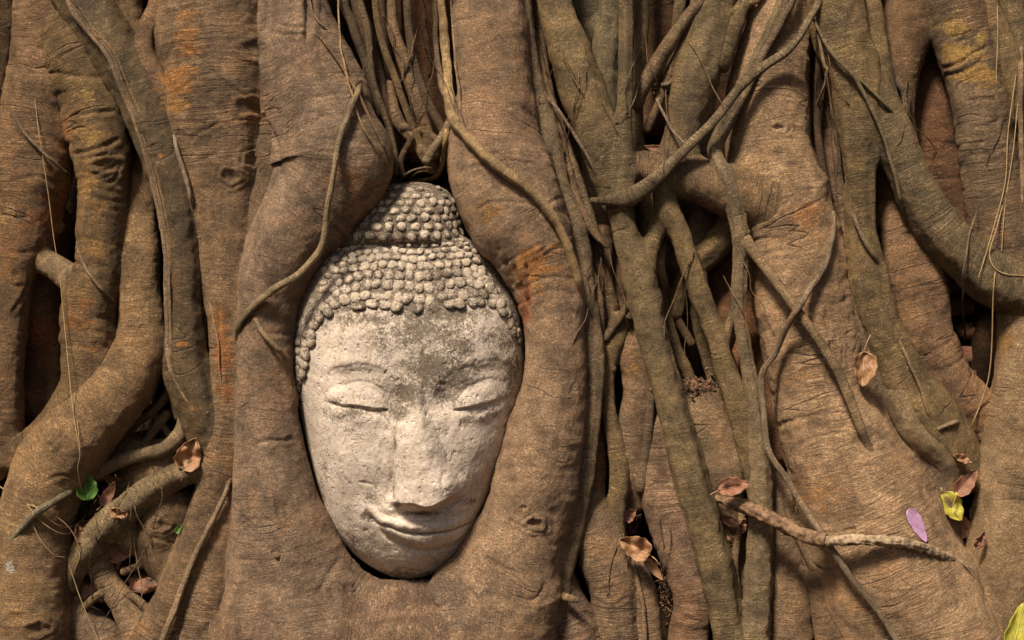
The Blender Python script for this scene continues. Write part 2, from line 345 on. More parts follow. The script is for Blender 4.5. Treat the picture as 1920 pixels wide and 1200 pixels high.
G([(1232,335,20,62),(1250,390,21,64),(1275,440,20,62),(1295,500,20,60),(1316,560,20,58),(1340,620,19,58),(1357,680,21,56),(1378,740,22,54),(1397,810,22,50),(1412,880,18,42),(1420,960,14,34)], (0.165,0.114,0.054), k=16)
G([(1352,665,9,60),(1368,610,8,60),(1380,560,8,62),(1386,500,8,68)], (0.160,0.110,0.060), k=8, ext=False)
G([(1236,540,9,-10),(1264,640,11,-10),(1290,700,11,-10),(1322,770,9,-5)], (0.130,0.090,0.043))
G([(1290,470,12,-30),(1308,600,12,-20),(1330,690,11,-10),(1350,760,11,0)], (0.120,0.083,0.040))
G([(1320,560,8,-20),(1345,640,9,-15),(1370,720,9,-5)], (0.120,0.083,0.040))
# tall trunk on the right
R([(1455,-60,64,10),(1452,60,66,10),(1440,180,77,10),(1441,280,80,14),(1465,370,84,24),(1488,450,84,30),(1500,540,88,34),(1516,630,88,36),(1536,720,88,40),(1560,800,96,44),(1594,890,114,46),(1632,980,130,46),(1668,1070,136,42),(1708,1160,146,38),(1738,1300,160,34)], (0.268,0.173,0.099), 'trunk', k=22, fl=.85, fold=1.0, rust=.6, label='broad wrinkled trunk root on the right widening to its foot')
R([(1385,420,48,-45),(1375,540,45,-45),(1400,660,45,-32),(1438,780,42,-12),(1455,880,36,0)], (0.200,0.105,0.055), 'rough', rust=.7)
R([(1452,880,26,18),(1466,980,32,22),(1474,1080,38,22),(1480,1250,45,22)], (0.220,0.142,0.081), 'trunk')
R([(1505,940,26,32),(1535,1030,38,34),(1562,1120,46,34),(1588,1240,52,34)], (0.230,0.148,0.085), 'trunk', k=14)
G([(1475,-40,9,75),(1448,50,10,75),(1412,120,9,75),(1386,170,9,74),(1354,235,9,72),(1338,275,11,72),(1348,305,13,90),(1367,345,17,96),(1381,400,15,92),(1389,460,14,86),(1386,540,13,82),(1389,600,12,80),(1401,680,13,78),(1413,740,14,74),(1421,800,17,70),(1426,880,21,66),(1427,960,23,64),(1424,1040,25,62),(1420,1120,27,60),(1414,1230,29,58)], (0.200,0.140,0.075), k=8, flute=.07)
G([(1495,-40,6,86),(1466,40,7,86),(1430,105,7,84),(1397,180,6,82),(1366,240,7,78),(1344,280,9,80)], (0.150,0.100,0.055), k=5)
G([(1392,445,14,88),(1420,482,10,104),(1460,535,10,134),(1500,590,9,146),(1540,645,9,150),(1573,700,9,154),(1598,760,9,158),(1618,812,8,154),(1640,865,5,130)], (0.210,0.150,0.090), k=8, ext=False)
G([(1545,-40,6,100),(1515,40,7,104),(1480,92,8,108),(1430,127,9,110),(1385,167,9,112),(1340,225,9,112),(1290,275,10,110),(1250,315,12,106),(1214,348,15,100),(1178,370,16,90),(1130,376,8,84),(1106,375,5,70)], (0.200,0.140,0.075), k=12, flute=.07, label='slender root slanting down left over the other roots')
Vn([(1563,395,4),(1561,440,5),(1546,500,6),(1507,560,6),(1476,610,6),(1455,660,6),(1428,703,6),(1431,770,6),(1440,840,6),(1470,890,6),(1520,970,6),(1560,1030,6),(1600,1088,6),(1650,1150,6),(1690,1215,6)], (0.215,0.150,0.090), lay=.75, label='long thin root winding down the wrinkled right trunk')
0 and Vn([(1475,445,2),(1510,455,2.2),(1552,468,2)], (0.200,0.120,0.070), lay=.8)
# green roots on the right
R([(1540,-60,30,-30),(1541,130,29,-22),(1546,230,31,-16),(1552,330,29,-10),(1574,430,22,-8),(1590,520,19,-4),(1600,600,16,0)], (0.190,0.110,0.060), 'trunk')
G([(1548,60,7,30),(1563,150,8,30),(1570,300,8,30),(1583,420,9,30),(1580,500,8,28)], (0.140,0.090,0.055))
G([(1562,-60,46,60),(1572,40,51,62),(1594,130,50,64),(1606,210,44,64),(1611,290,33,62),(1613,370,27,60),(1616,440,28,60),(1628,510,33,60),(1645,580,35,60),(1667,650,39,60),(1702,720,45,56),(1745,785,54,48),(1790,850,48,36),(1825,920,36,24)], (0.140,0.097,0.046), k=20, flute=.05, label='smooth green root forking at the upper right')
G([(1625,130,36,62),(1655,210,38,66),(1685,280,38,70),(1716,350,38,72),(1755,420,42,72),(1805,475,45,72),(1860,520,49,70),(1925,552,53,68),(2010,590,56,64)], (0.140,0.097,0.046), k=24)
G([(1628,-60,17,55),(1640,40,19,58),(1653,110,17,64),(1662,190,16,68)], (0.170,0.117,0.056), k=8)
G([(1672,700,20,62),(1690,752,26,74),(1722,815,24,80),(1760,850,20,76),(1779,882,16,68),(1783,940,9,56)], (0.200,0.145,0.085), k=14, ext=False)
R([(1578,440,12,36),(1598,540,20,36),(1612,630,26,38),(1640,720,34,38),(1678,790,34,38),(1706,850,38,38),(1742,905,42,36),(1765,970,34,30),(1780,1050,30,20)], (0.240,0.155,0.095), 'rough', k=12)
R([(1705,-60,50,10),(1703,50,46,10),(1690,120,38,10),(1692,190,24,10),(1700,240,17,8),(1716,290,12,2)], (0.200,0.120,0.065), 'rough', k=14)
G([(1660,90,6,40),(1682,150,7,40),(1698,180,8,40),(1700,230,8,38),(1718,270,6,40)], (0.150,0.100,0.065))
R([(1760,60,50,-50),(1752,180,60,-45),(1762,300,58,-45),(1790,400,50,-45),(1800,480,46,-50)], (0.190,0.095,0.050), 'rough', rust=.9, label='rough reddish bark in the hollow behind the green root')
R([(1670,280,30,-18),(1680,380,40,-6),(1700,460,50,4),(1722,540,56,8),(1738,620,50,12),(1768,690,44,12),(1808,740,40,10),(1852,792,42,0),(1892,840,42,-10)], (0.200,0.120,0.065), 'trunk', ext=False)
R([(1778,-60,62,40),(1794,30,57,42),(1815,110,51,44),(1836,190,50,44),(1850,280,51,44),(1866,370,56,44),(1882,450,60,38),(1900,540,60,28)], (.18,.112,.058), 'trunk', fold=1.3, rust=.5)
R([(1850,60,20,0),(1905,250,40,0),(1935,400,50,10),(1950,520,50,10)], (0.200,0.130,0.070), 'rough')
R([(1936,560,62,36),(1932,640,62,44),(1932,720,65,48),(1925,800,72,50),(1914,900,78,50),(1900,1000,82,48),(1882,1100,76,45),(1872,1200,76,42),(1868,1320,80,40)], (0.260,0.175,0.100), 'skin', rust=.2, fold=.7)
R([(1985,850,60,44),(1965,960,66,56),(1958,1080,70,60),(1958,1200,74,60),(1960,1330,80,60)], (0.240,0.160,0.100), 'rough', k=10)
G([(1842,-50,15,60),(1868,50,20,62),(1892,110,21,64),(1906,170,17,64),(1913,235,11,60)], (0.180,0.124,0.059))
G([(1893,-50,24,24),(1905,60,25,24),(1928,150,22,24),(1930,260,20,24)], (0.140,0.097,0.046))
Vn([(1915,80,6),(1913,200,5),(1917,320,5),(1914,430,4)], (0.240,0.155,0.089), lay=1.)
# between the olive roots
R([(1128,420,26,-25),(1124,520,27,-22),(1130,600,32,-15),(1120,680,26,-10)], (0.160,0.100,0.060), 'smooth')
R([(1162,440,24,-42),(1162,560,26,-42),(1155,640,28,-25)], (0.150,0.085,0.050), 'smooth')
G([(1170,585,18,2),(1146,640,25,12),(1136,700,17,20),(1141,770,15,26),(1155,840,16,26),(1161,900,18,26),(1156,950,17,22),(1161,1000,12,18),(1171,1038,8,12)], (0.155,0.107,0.051), k=12)
R([(1185,610,24,-5),(1190,680,30,4),(1195,740,27,5),(1186,800,30,5),(1186,880,28,0),(1190,960,22,-20)], (0.210,0.135,0.078), 'trunk', rust=.6)
G([(1226,690,6,30),(1218,780,8,30),(1210,850,10,28),(1203,900,12,24),(1200,925,8,20)], (0.150,0.100,0.060))
R([(1290,720,50,-30),(1312,800,66,-14),(1340,880,64,-8),(1352,960,44,-10),(1370,1060,34,-15),(1390,1200,40,-10)], (0.220,0.142,0.081), 'rough', rust=.8, label='rough reddish slab of bark behind the olive root')
R([(1114,770,13,0),(1120,860,17,0),(1112,950,20,2)], (0.200,0.110,0.050), 'trunk', rust=.8)
R([(1096,900,24,0),(1108,960,36,8),(1124,1030,44,14),(1148,1100,45,14),(1156,1180,42,12),(1155,1280,42,12)], (0.225,0.145,0.083), 'trunk')
R([(1190,1050,16,12),(1206,1110,24,12),(1214,1180,26,12),(1215,1290,28,12)], (0.215,0.139,0.080), 'trunk')
R([(1240,760,34,-10),(1246,850,46,0),(1254,930,50,6),(1268,1000,48,12),(1286,1070,40,16),(1298,1130,36,16),(1290,1200,36,14),(1285,1300,38,14)], (0.200,0.120,0.070), 'trunk')
G([(1392,960,6,20),(1378,1050,7,24),(1384,1120,7,24),(1392,1210,7,24)], (0.240,0.155,0.089))
Vn([(1185,1045,4),(1198,1100,4.5),(1208,1160,4.5),(1212,1215,4)], (0.260,0.168,0.096), lay=.6)
# --- bottom left
G([(392,872,22,50),(330,893,24,58),(280,920,26,60),(236,955,28,62),(196,990,30,62),(162,1030,27,60),(142,1068,19,52),(134,1110,14,38)], (0.200,0.150,0.085), k=14, ext=False, label='smooth olive root slanting across the hollow at lower left')
G([(228,975,24,50),(238,1010,20,44),(252,1040,12,30)], (0.190,0.131,0.063), k=16, ext=False)
R([(228,1010,22,22),(190,1050,24,30),(205,1095,24,34),(236,1140,26,36),(262,1200,32,36),(270,1280,36,34)], (0.220,0.145,0.085), 'trunk', k=16)
G([(352,780,14,30),(336,815,14,36),(305,843,14,38),(265,852,13,38),(228,864,12,38),(190,886,11,36),(160,908,8,30)], (0.220,0.155,0.085), k=8, ext=False)
Vn([(135,918,7),(110,936,7),(70,960,7),(32,1000,6),(8,1042,5),(-20,1085,5)], (0.220,0.170,0.100), lay=.6)
R([(352,920,34,10),(312,965,46,18),(298,1025,42,16),(318,1085,28,14),(330,1130,30,14)], (0.225,0.145,0.083), 'rough', k=14, ext=False)
R([(200,800,30,-30),(235,850,42,-22),(300,862,42,-8),(352,845,36,0)], (0.220,0.142,0.081), 'rough', k=12, ext=False)
R([(330,860,38,0),(262,915,44,-12),(215,960,40,-22)], (0.230,0.148,0.085), 'rough', k=16, ext=False)
R([(128,1110,14,22),(160,1165,34,16),(195,1230,46,14)], (0.220,0.145,0.085), 'trunk')
R([(400,830,26,10),(372,800,22,12),(345,770,18,5),(330,730,18,0)], (0.200,0.130,0.075), 'smooth', ext=False)
Vn([(5,165,2.5),(40,240,3),(85,290,3.2),(125,325,3)], (0.240,0.160,0.090), lay=.8)
Vn([(146,440,2.5),(150,480,3),(180,530,3),(212,565,3)], (0.230,0.148,0.085), lay=.8)
Vn([(322,235,3),(335,290,4),(350,340,4),(362,400,3)], (0.270,0.200,0.130), lay=.9)
Vn([(390,530,2),(397,590,2.4),(408,640,2.2),(412,700,2),(420,760,2)], (0.280,0.180,0.100), lay=.4)
Vn([(1525,35,3),(1560,100,3.5),(1605,150,3.5),(1650,240,3.5),(1680,340,3.5),(1700,420,3)], (0.180,0.125,0.065), lay=.8)
Vn([(1535,85,3),(1590,130,3),(1650,185,3.2),(1690,225,3)], (0.200,0.150,0.070), lay=.8)
Vn([(1530,40,3),(1545,120,3),(1551,130,3),(1545,165,2.5),(1530,200,2)], (0.240,0.155,0.089), lay=.9)
Vn([(1598,395,4),(1615,440,4.5),(1640,480,4.5),(1650,505,4)], (0.190,0.130,0.070), lay=.8)
Vn([(1680,625,3),(1700,670,3),(1722,720,3.2),(1742,780,3.2),(1750,815,3)], (0.200,0.130,0.075), lay=.8)
Vn([(1752,808,3.5),(1775,798,4),(1802,788,4)], (0.240,0.170,0.110), lay=.9)
Vn([(1832,395,1.5),(1812,470,2),(1806,560,2),(1809,640,1.6)], (0.160,0.110,0.070), lay=.8)
Vn([(1700,422,2.5),(1735,470,2.5),(1775,515,2.5),(1782,560,2.2)], (0.180,0.120,0.070), lay=.8)
_r = random.Random(12)
for x0, x1, y0, y1, n_ in ((690,850,-30,300,13),(1010,1130,60,330,7),(1190,1300,60,260,5),(1520,1560,40,300,4),(1690,1740,150,330,3),(1880,1915,60,420,7),(150,300,880,1120,8),(1150,1260,900,1100,4),(1100,1160,420,640,4),(1260,1400,420,640,5)):
    for k_ in range(n_):
        x = _r.uniform(x0, x1); y = _r.uniform(y0, y0 + (y1 - y0) * .55); sl = _r.uniform(-.45, .45); L_ = _r.uniform(70, 200); P_ = []
        for j_ in range(6):
            P_.append((x, y, _r.uniform(.6, 1.25))); x += sl * L_ / 5 + _r.uniform(-6, 6); y += L_ / 5; sl += _r.uniform(-.25, .25)
        Vn(P_, _r.choice([(0.130,0.080,0.040), (0.200,0.130,0.065), (0.090,0.055,0.030)]), lay=1., name='rootlet')
G([(762,-40,8,10),(770,80,8,12),(792,170,9,10),(838,262,8,4),(846,330,7,-6)], SHADE_BROWN)
G([(702,-40,7,22),(712,60,7,20),(742,150,7,14),(768,222,7,8),(800,296,6,2)], (.14,.092,.045))
G([(668,-40,7,34),(690,60,7,28),(700,150,6,20),(735,260,6,10),(745,330,5,0)], (.16,.105,.05))
G([(775,255,6,12),(752,300,6,8),(758,335,5,2)], SHADE_BROWN, ext=False)
G([(332,712,8,18),(296,762,8,6),(256,796,7,-4),(222,835,6,-10)], (.15,.1,.055), ext=False)
G([(318,770,9,8),(285,812,9,4),(262,850,8,4)], (.18,.12,.065), ext=False)
G([(255,735,7,-10),(300,790,7,0),(330,835,6,8)], (.12,.08,.04), ext=False)
G([(305,690,10,12),(322,735,9,14),(338,790,9,14)], (.16,.105,.055), ext=False)
G([(1256,430,8,-20),(1240,500,8,-24),(1262,580,8,-20),(1300,650,8,-14)], SHADE_BROWN)
G([(1330,450,8,10),(1318,520,8,6),(1342,600,8,10),(1372,680,8,14),(1392,760,8,20)], (.13,.085,.045))
G([(1345,700,8,30),(1372,640,7,34),(1392,560,7,40)], (.15,.1,.05), ext=False)
G([(1105,500,8,34),(1122,560,9,36),(1128,640,9,30),(1150,700,8,26)], (.16,.105,.06))
G([(1130,640,8,36),(1160,600,8,34),(1186,560,7,44)], (.15,.1,.055), ext=False)
G([(1210,250,9,24),(1232,200,9,30),(1258,130,9,38),(1290,60,8,44),(1310,-40,8,46)], (.13,.086,.045))
G([(1528,-40,7,40),(1536,90,7,40),(1532,230,7,36),(1548,350,7,34),(1556,470,6,30)], SHADE_BROWN)
G([(1096,960,7,60),(1102,1040,8,62),(1090,1120,8,64),(1082,1220,9,62)], (.18,.12,.07)) if False else None
G([(1470,700,7,10),(1440,800,8,14),(1452,900,8,24),(1500,1010,9,54),(1540,1100,9,62),(1566,1220,9,62)], (.19,.125,.07))
G([(155,1140,7,40),(195,1112,8,46),(248,1118,7,50),(285,1150,8,54),(318,1165,7,52)], (.19,.127,.07), ext=False)
G([(330,1020,7,44),(296,1048,7,40),(262,1060,7,36),(225,1075,7,50)], (.17,.11,.06), ext=False)
#ENDROOTDATA

# deep filler roots, near-black to paint shade into the hollows, so that gaps show bark, not the wall (the gaps where the photo shows bricks are skipped)
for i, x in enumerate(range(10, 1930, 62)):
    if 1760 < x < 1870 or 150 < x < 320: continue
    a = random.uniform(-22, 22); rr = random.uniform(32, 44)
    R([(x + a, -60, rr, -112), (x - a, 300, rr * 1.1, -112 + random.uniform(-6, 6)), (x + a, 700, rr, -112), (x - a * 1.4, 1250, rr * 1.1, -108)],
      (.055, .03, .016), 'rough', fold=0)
for x_, r_, d_ in ((-90,70,20),(-190,60,-20),(-290,75,30),(-400,70,-20),(-520,80,10),(2030,70,10),(2130,60,-30),(2230,75,20),(2340,70,-20),(2460,80,10)):
    R([(x_ - 10, -60, r_, d_), (x_ + random.uniform(-25, 25), 350, r_ * .9, d_), (x_, 800, r_, d_ + 6), (x_ + 10, 1250, r_ * 1.2, d_)], BROWN, 'skin', fold=.4)
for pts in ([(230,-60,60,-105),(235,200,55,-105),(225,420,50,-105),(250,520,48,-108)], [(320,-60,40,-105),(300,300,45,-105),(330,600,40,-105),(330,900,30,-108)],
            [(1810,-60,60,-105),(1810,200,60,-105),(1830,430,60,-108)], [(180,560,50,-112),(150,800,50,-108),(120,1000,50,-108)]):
    R(pts, (.06, .033, .017), 'rough', fold=0)  # more filler, bark colour darkened to stand in for shade in the hollows

# colour patches that belong to the bark (orange lichen, ochre wear, torn wood): px, py, rx, ry, colour, strength
PATCH = [
 (1000,495,45,45,(.50,.19,.035),.9),(985,560,22,60,(.34,.10,.03),.8),(1010,540,30,40,(.40,.19,.05),.7),
 (860,415,40,25,(.36,.17,.05),.5),(915,395,35,30,(.38,.19,.05),.6),(660,345,60,35,(.34,.15,.05),.6),(840,345,25,30,(.36,.18,.05),.5),
 (165,250,28,24,(.42,.24,.07),.85),(160,180,18,20,(.42,.25,.08),.7),(155,345,30,30,(.38,.20,.06),.7),(190,390,40,30,(.34,.17,.05),.6),
 (180,470,30,25,(.38,.19,.05),.7),(120,250,25,60,(.34,.13,.035),.6),(90,400,60,50,(.28,.10,.03),.7),(10,400,30,20,(.40,.24,.08),.6),
 (340,150,45,40,(.42,.17,.035),.8),(350,70,30,50,(.40,.17,.04),.7),(330,200,30,20,(.44,.20,.04),.8),(420,660,22,60,(.38,.13,.03),.8),(410,600,18,30,(.40,.15,.03),.7),
 (425,730,20,30,(.34,.12,.03),.7),(440,40,50,30,(.30,.16,.08),.4),
 (1790,50,32,26,(.44,.26,.07),.85),(1800,100,40,25,(.46,.26,.06),.9),(1840,75,18,16,(.44,.27,.07),.7),(1830,140,45,22,(.46,.25,.05),.85),
 (1520,400,45,30,(.48,.20,.06),.7),(1460,340,60,26,(.36,.21,.09),.5),(1500,600,60,40,(.40,.20,.09),.5),(1480,700,70,30,(.40,.20,.08),.5),(1540,560,40,60,(.38,.20,.10),.45),
 (1530,920,60,50,(.36,.16,.05),.6),(1400,590,22,30,(.38,.16,.05),.6),(1420,550,15,40,(.38,.17,.06),.6),(1880,640,25,40,(.40,.20,.05),.7),
 (75,620,35,40,(.32,.10,.025),.8),(150,590,40,40,(.32,.12,.03),.6),(180,640,40,50,(.32,.14,.045),.5),(1760,260,50,60,(.26,.12,.05),.5),
 (1130,120,18,40,(.2,.12,.05),.4),(1185,690,25,30,(.36,.18,.05),.6),(1130,870,14,40,(.34,.15,.04),.7),(345,645,14,5,(.50,.19,.03),1.),(300,291,10,5,(.5,.16,.03),1.),
 (360,765,6,7,(.5,.2,.03),1.),(15,1090,20,60,(.38,.28,.20),.3),(18,1065,9,14,(.6,.55,.5),.8),(1612,520,8,26,(.6,.57,.5),.45),(1700,685,20,30,(.5,.48,.4),.3),
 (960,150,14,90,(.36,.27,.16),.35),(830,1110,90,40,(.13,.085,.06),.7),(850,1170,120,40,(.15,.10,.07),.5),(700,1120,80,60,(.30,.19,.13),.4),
 (1500,1180,80,50,(.20,.12,.07),.4),(280,260,60,25,(.17,.12,.06),.4),(60,100,30,50,(.30,.16,.09),.5),(100,1150,60,30,(.30,.22,.14),.3),
 (1240,250,30,60,(.16,.07,.03),.5),(1700,610,20,30,(.35,.18,.08),.3)]

# creases and knots of the bark, cut into the meshes: picture line, width, depth (mm)
GROOVES = [([(478,842),(488,830),(520,826),(556,823)],3.5,4),([(452,978),(490,974),(520,980)],3,3),([(446,1050),(470,1052),(482,1060)],3,3),([(430,1092),(470,1102),(510,1108)],3,2.5),
 ([(495,865),(508,905),(520,945),(522,975)],4,4),([(1448,806),(1480,790),(1520,780),(1560,776),(1602,772)],3.5,4),([(1490,842),(1530,818),(1570,815),(1600,812)],3,3),
 ([(1395,330),(1440,335),(1480,330)],3,3),([(128,222),(145,214),(180,210),(218,208)],3.5,4.5),([(132,288),(165,285),(200,272),(224,256)],4,5),([(150,300),(180,293),(205,284)],3,4),
 ([(165,330),(200,320),(222,305),(215,335),(190,350)],3,3.5),([(888,398),(920,382),(965,380),(1010,388)],2.8,3),([(1000,480),(1040,450),(1080,440)],2.5,2),
 ([(1740,128),(1790,122),(1840,92),(1862,82)],3,4),([(1745,142),(1800,136),(1850,108)],3,3.5),([(1810,190),(1850,185),(1890,175)],3,3),([(1815,240),(1850,235),(1895,215)],3,3),([(1812,290),(1860,285),(1895,272)],3,3),
 ([(300,100),(330,85),(360,95),(390,130),(440,170),(480,195)],3.5,3),([(330,230),(380,228),(400,222)],3,3),([(350,262),(390,240),(415,228)],3,3),([(448,185),(480,205),(515,260),(530,330),(535,360)],4.5,6),
 ([(410,560),(411,620),(414,690),(418,760),(436,820)],3,4),([(1545,580),(1552,620),(1556,650),(1575,690)],3,4),([(1560,740),(1545,700)],3,3),([(960,485),(972,520),(985,560),(990,610)],5,8),([(985,490),(992,530),(993,590)],4,7),([(950,490),(965,540)],4,6),
 ([(575,-20),(577,40),(574,85)],5,10),([(505,-20),(503,30),(500,60)],4,8),([(515,62),(545,66),(572,70)],3,4),([(518,48),(550,52),(574,55)],3,4),([(560,250),(600,262),(660,262),(700,275)],2.6,2.5),([(565,275),(610,285),(680,280),(718,292)],2.6,2.5),
 ([(860,305),(900,292),(950,288),(1005,300)],2.6,2.5),([(870,318),(920,305),(970,302),(1012,318)],2.6,2.5),([(228,605),(250,618),(275,608)],3,3),([(230,628),(255,635),(280,626)],3,2.5),([(20,590),(50,545),(60,520)],3,3),
 ([(1595,397),(1612,400),(1632,396)],2,2),([(80,905),(110,893),(140,893)],3,2.5),([(95,845),(115,815),(130,795)],3,2.5),([(1500,1010),(1560,1000),(1620,990)],3,2.5),([(1600,880),(1640,873),(1660,885),(1690,900)],3,3),
 ([(1620,1090),(1660,1110),(1720,1105)],3,3),([(640,1040),(615,1080),(590,1120)],4,3),([(900,1040),(930,1060),(970,1075)],4,4),([(880,1060),(920,1090)],3,3),([(930,965),(975,985),(1010,1000)],3,2.5),
 ([(985,1130),(1010,1115),(1020,1090)],3,3),([(1640,1000),(1700,1010),(1760,1030)],3,2),([(1470,900),(1476,960),(1500,1020)],4,4),([(1380,505),(1420,500)],3,3),([(280,230),(300,250)],3,2)]
KNOTS = [(1003,982,17,12,5),(982,952,12,6,3),(518,1042,8,9,-6),(200,310,26,15,3),(270,250,0.1,0.1,0),(470,300,14,18,3),(480,95,40,20,2.5),(95,835,10,8,3),(660,1105,10,5,-4),(820,1130,7,6,-5),(800,1118,6,5,-4),
 (1145,1110,24,16,2.5),(1290,1160,20,10,2.5),(300,985,16,12,4),(430,330,18,14,3),(470,200,30,20,3),(585,215,12,10,2),(1460,240,18,8,3),(1400,540,16,22,2.5),(1520,700,26,18,2.5),(1560,660,14,22,3),(30,1160,26,16,3),(70,1180,30,14,3),(1340,790,20,26,2)]
# ------------------------------------------------------------------ build the tree
def world_path(r):
    pts = r['pts']
    for p in pts:
        if p[3] < 0: p[3] *= 1.45
    if r['ext']:
        if pts[0][1] < -20:
            a, b = pts[0], pts[1]; pts.insert(0, [a[0] + (a[0] - b[0]) * .8, a[1] - 280, a[2], a[3]])
        if pts[-1][1] > 1190:
            b, a = pts[-2], pts[-1]; pts.append([a[0] + (a[0] - b[0]) * .4, 1440, a[2] * 1.08, a[3]])
    p = catmull(pts, 5.0)
    return p

for r in ROOTS:
    r['fl'] = min(1., r['fl'] * 1.18)
    if r['lay'] is None:
        p = world_path(r); r['path'] = p
        w3 = P3(np.stack([p[:, 0], p[:, 1], p[:, 3]], 1))
        f = (CD * 1000 - p[:, 3]) / (CD * 1000)
        r['C'] = w3; r['rad'] = np.maximum(p[:, 2], .8) / 1000 * f

def front_depth(px, py, exclude=None):
    """largest depth (mm) of any solid root at picture position px, py"""
    best = np.full(len(px), -120.)
    for r in ROOTS:
        if r['lay'] is not None or 'path' not in r: continue
        q = r['path'][::2]
        m = (q[:, 0] > px.min() - q[:, 2] - 5) & (q[:, 0] < px.max() + q[:, 2] + 5)
        if not m.any(): continue
        q = q[m]
        d2 = (px[:, None] - q[None, :, 0]) ** 2 + (py[:, None] - q[None, :, 1]) ** 2
        hh = q[None, :, 2] ** 2 - d2
        z = np.where(hh > 0, q[None, :, 3] + r['fl'] * np.sqrt(np.maximum(hh, 0)), -999)
        best = np.maximum(best, z.max(1))
    return best

for r in ROOTS:
    if r['lay'] is not None:
        p = catmull(r['pts'], 4.0)
        if r['pts'][0][1] < -20: p = np.vstack([[p[0, 0], -320, p[0, 2], 0], p])
        zf = front_depth(p[:, 0], p[:, 1])
        # a stretched string over the bumps: wide upper envelope, then smoothing
        n = len(zf); env = zf.copy()
        for it in range(400):
            sm = env.copy(); sm[1:-1] = .5 * (env[:-2] + env[2:])
            env = np.maximum(zf, sm)
        ker = np.ones(5) / 5; env = np.convolve(np.r_[[env[0]] * 2, env, [env[-1]] * 2], ker, 'valid')
        off = p[:, 2] * r['lay'] + 4.5
        q_ = np.linspace(0, 1, n); ln = max(.06, min(.25, 14. / n))
        if -20 < r['pts'][0][1]: off = off - (off + p[:, 2] * 2.2) * (1 - sstep(0, ln, q_))
        if r['pts'][-1][1] < 1200 and r['pts'][-1][0] < 1915: off = off - (off + p[:, 2] * 2.2) * sstep(1 - ln, 1, q_)
        p[:, 3] = env + off
        r['path'] = p
        w3 = P3(np.stack([p[:, 0], p[:, 1], p[:, 3]], 1))
        f = (CD * 1000 - p[:, 3]) / (CD * 1000)
        # small natural kinks
        kk = np.stack([noise(w3 * 22 + 5.1), noise(w3 * 22 + 9.7) * .5, np.zeros(len(w3))], 1) * .0022
        r['C'] = w3 + kk; r['rad'] = p[:, 2] / 1000 * f * (1 + .12 * noise(w3 * 60))

for r in ROOTS:
    r['kk'] = (r['k'] if r['k'] is not None else min(9., .3 * np.median(r['path'][:, 2]))) / 1000
    e = r['rad'].max() + .03
    r['lo'] = r['C'].min(0) - e; r['hi'] = r['C'].max(0) + e
    st = max(1, int(np.median(r['rad']) * .35 / .005))
    idx = np.unique(np.r_[np.arange(0, len(r['C']), st), len(r['C']) - 1])
    r['seg'] = (r['C'][idx], r['rad'][idx])

def dist_to(r, P):
    C, rad = r['seg']; out = np.empty(len(P)); fl = np.array([1, 1 / r['fl'], 1])
    C = C * fl
    for s in range(0, len(P), 20000):
        p = P[s:s + 20000] * fl
        A, B = C[:-1], C[1:]; AB = B - A; l2 = (AB ** 2).sum(1) + 1e-12
        pa = p[:, None, :] - A[None]
        t = np.clip((pa * AB[None]).sum(2) / l2, 0, 1)
        d = np.sqrt(((pa - t[..., None] * AB[None]) ** 2).sum(2)) - (rad[:-1] * (1 - t) + rad[1:] * t)
        out[s:s + 20000] = d.min(1)
    return out

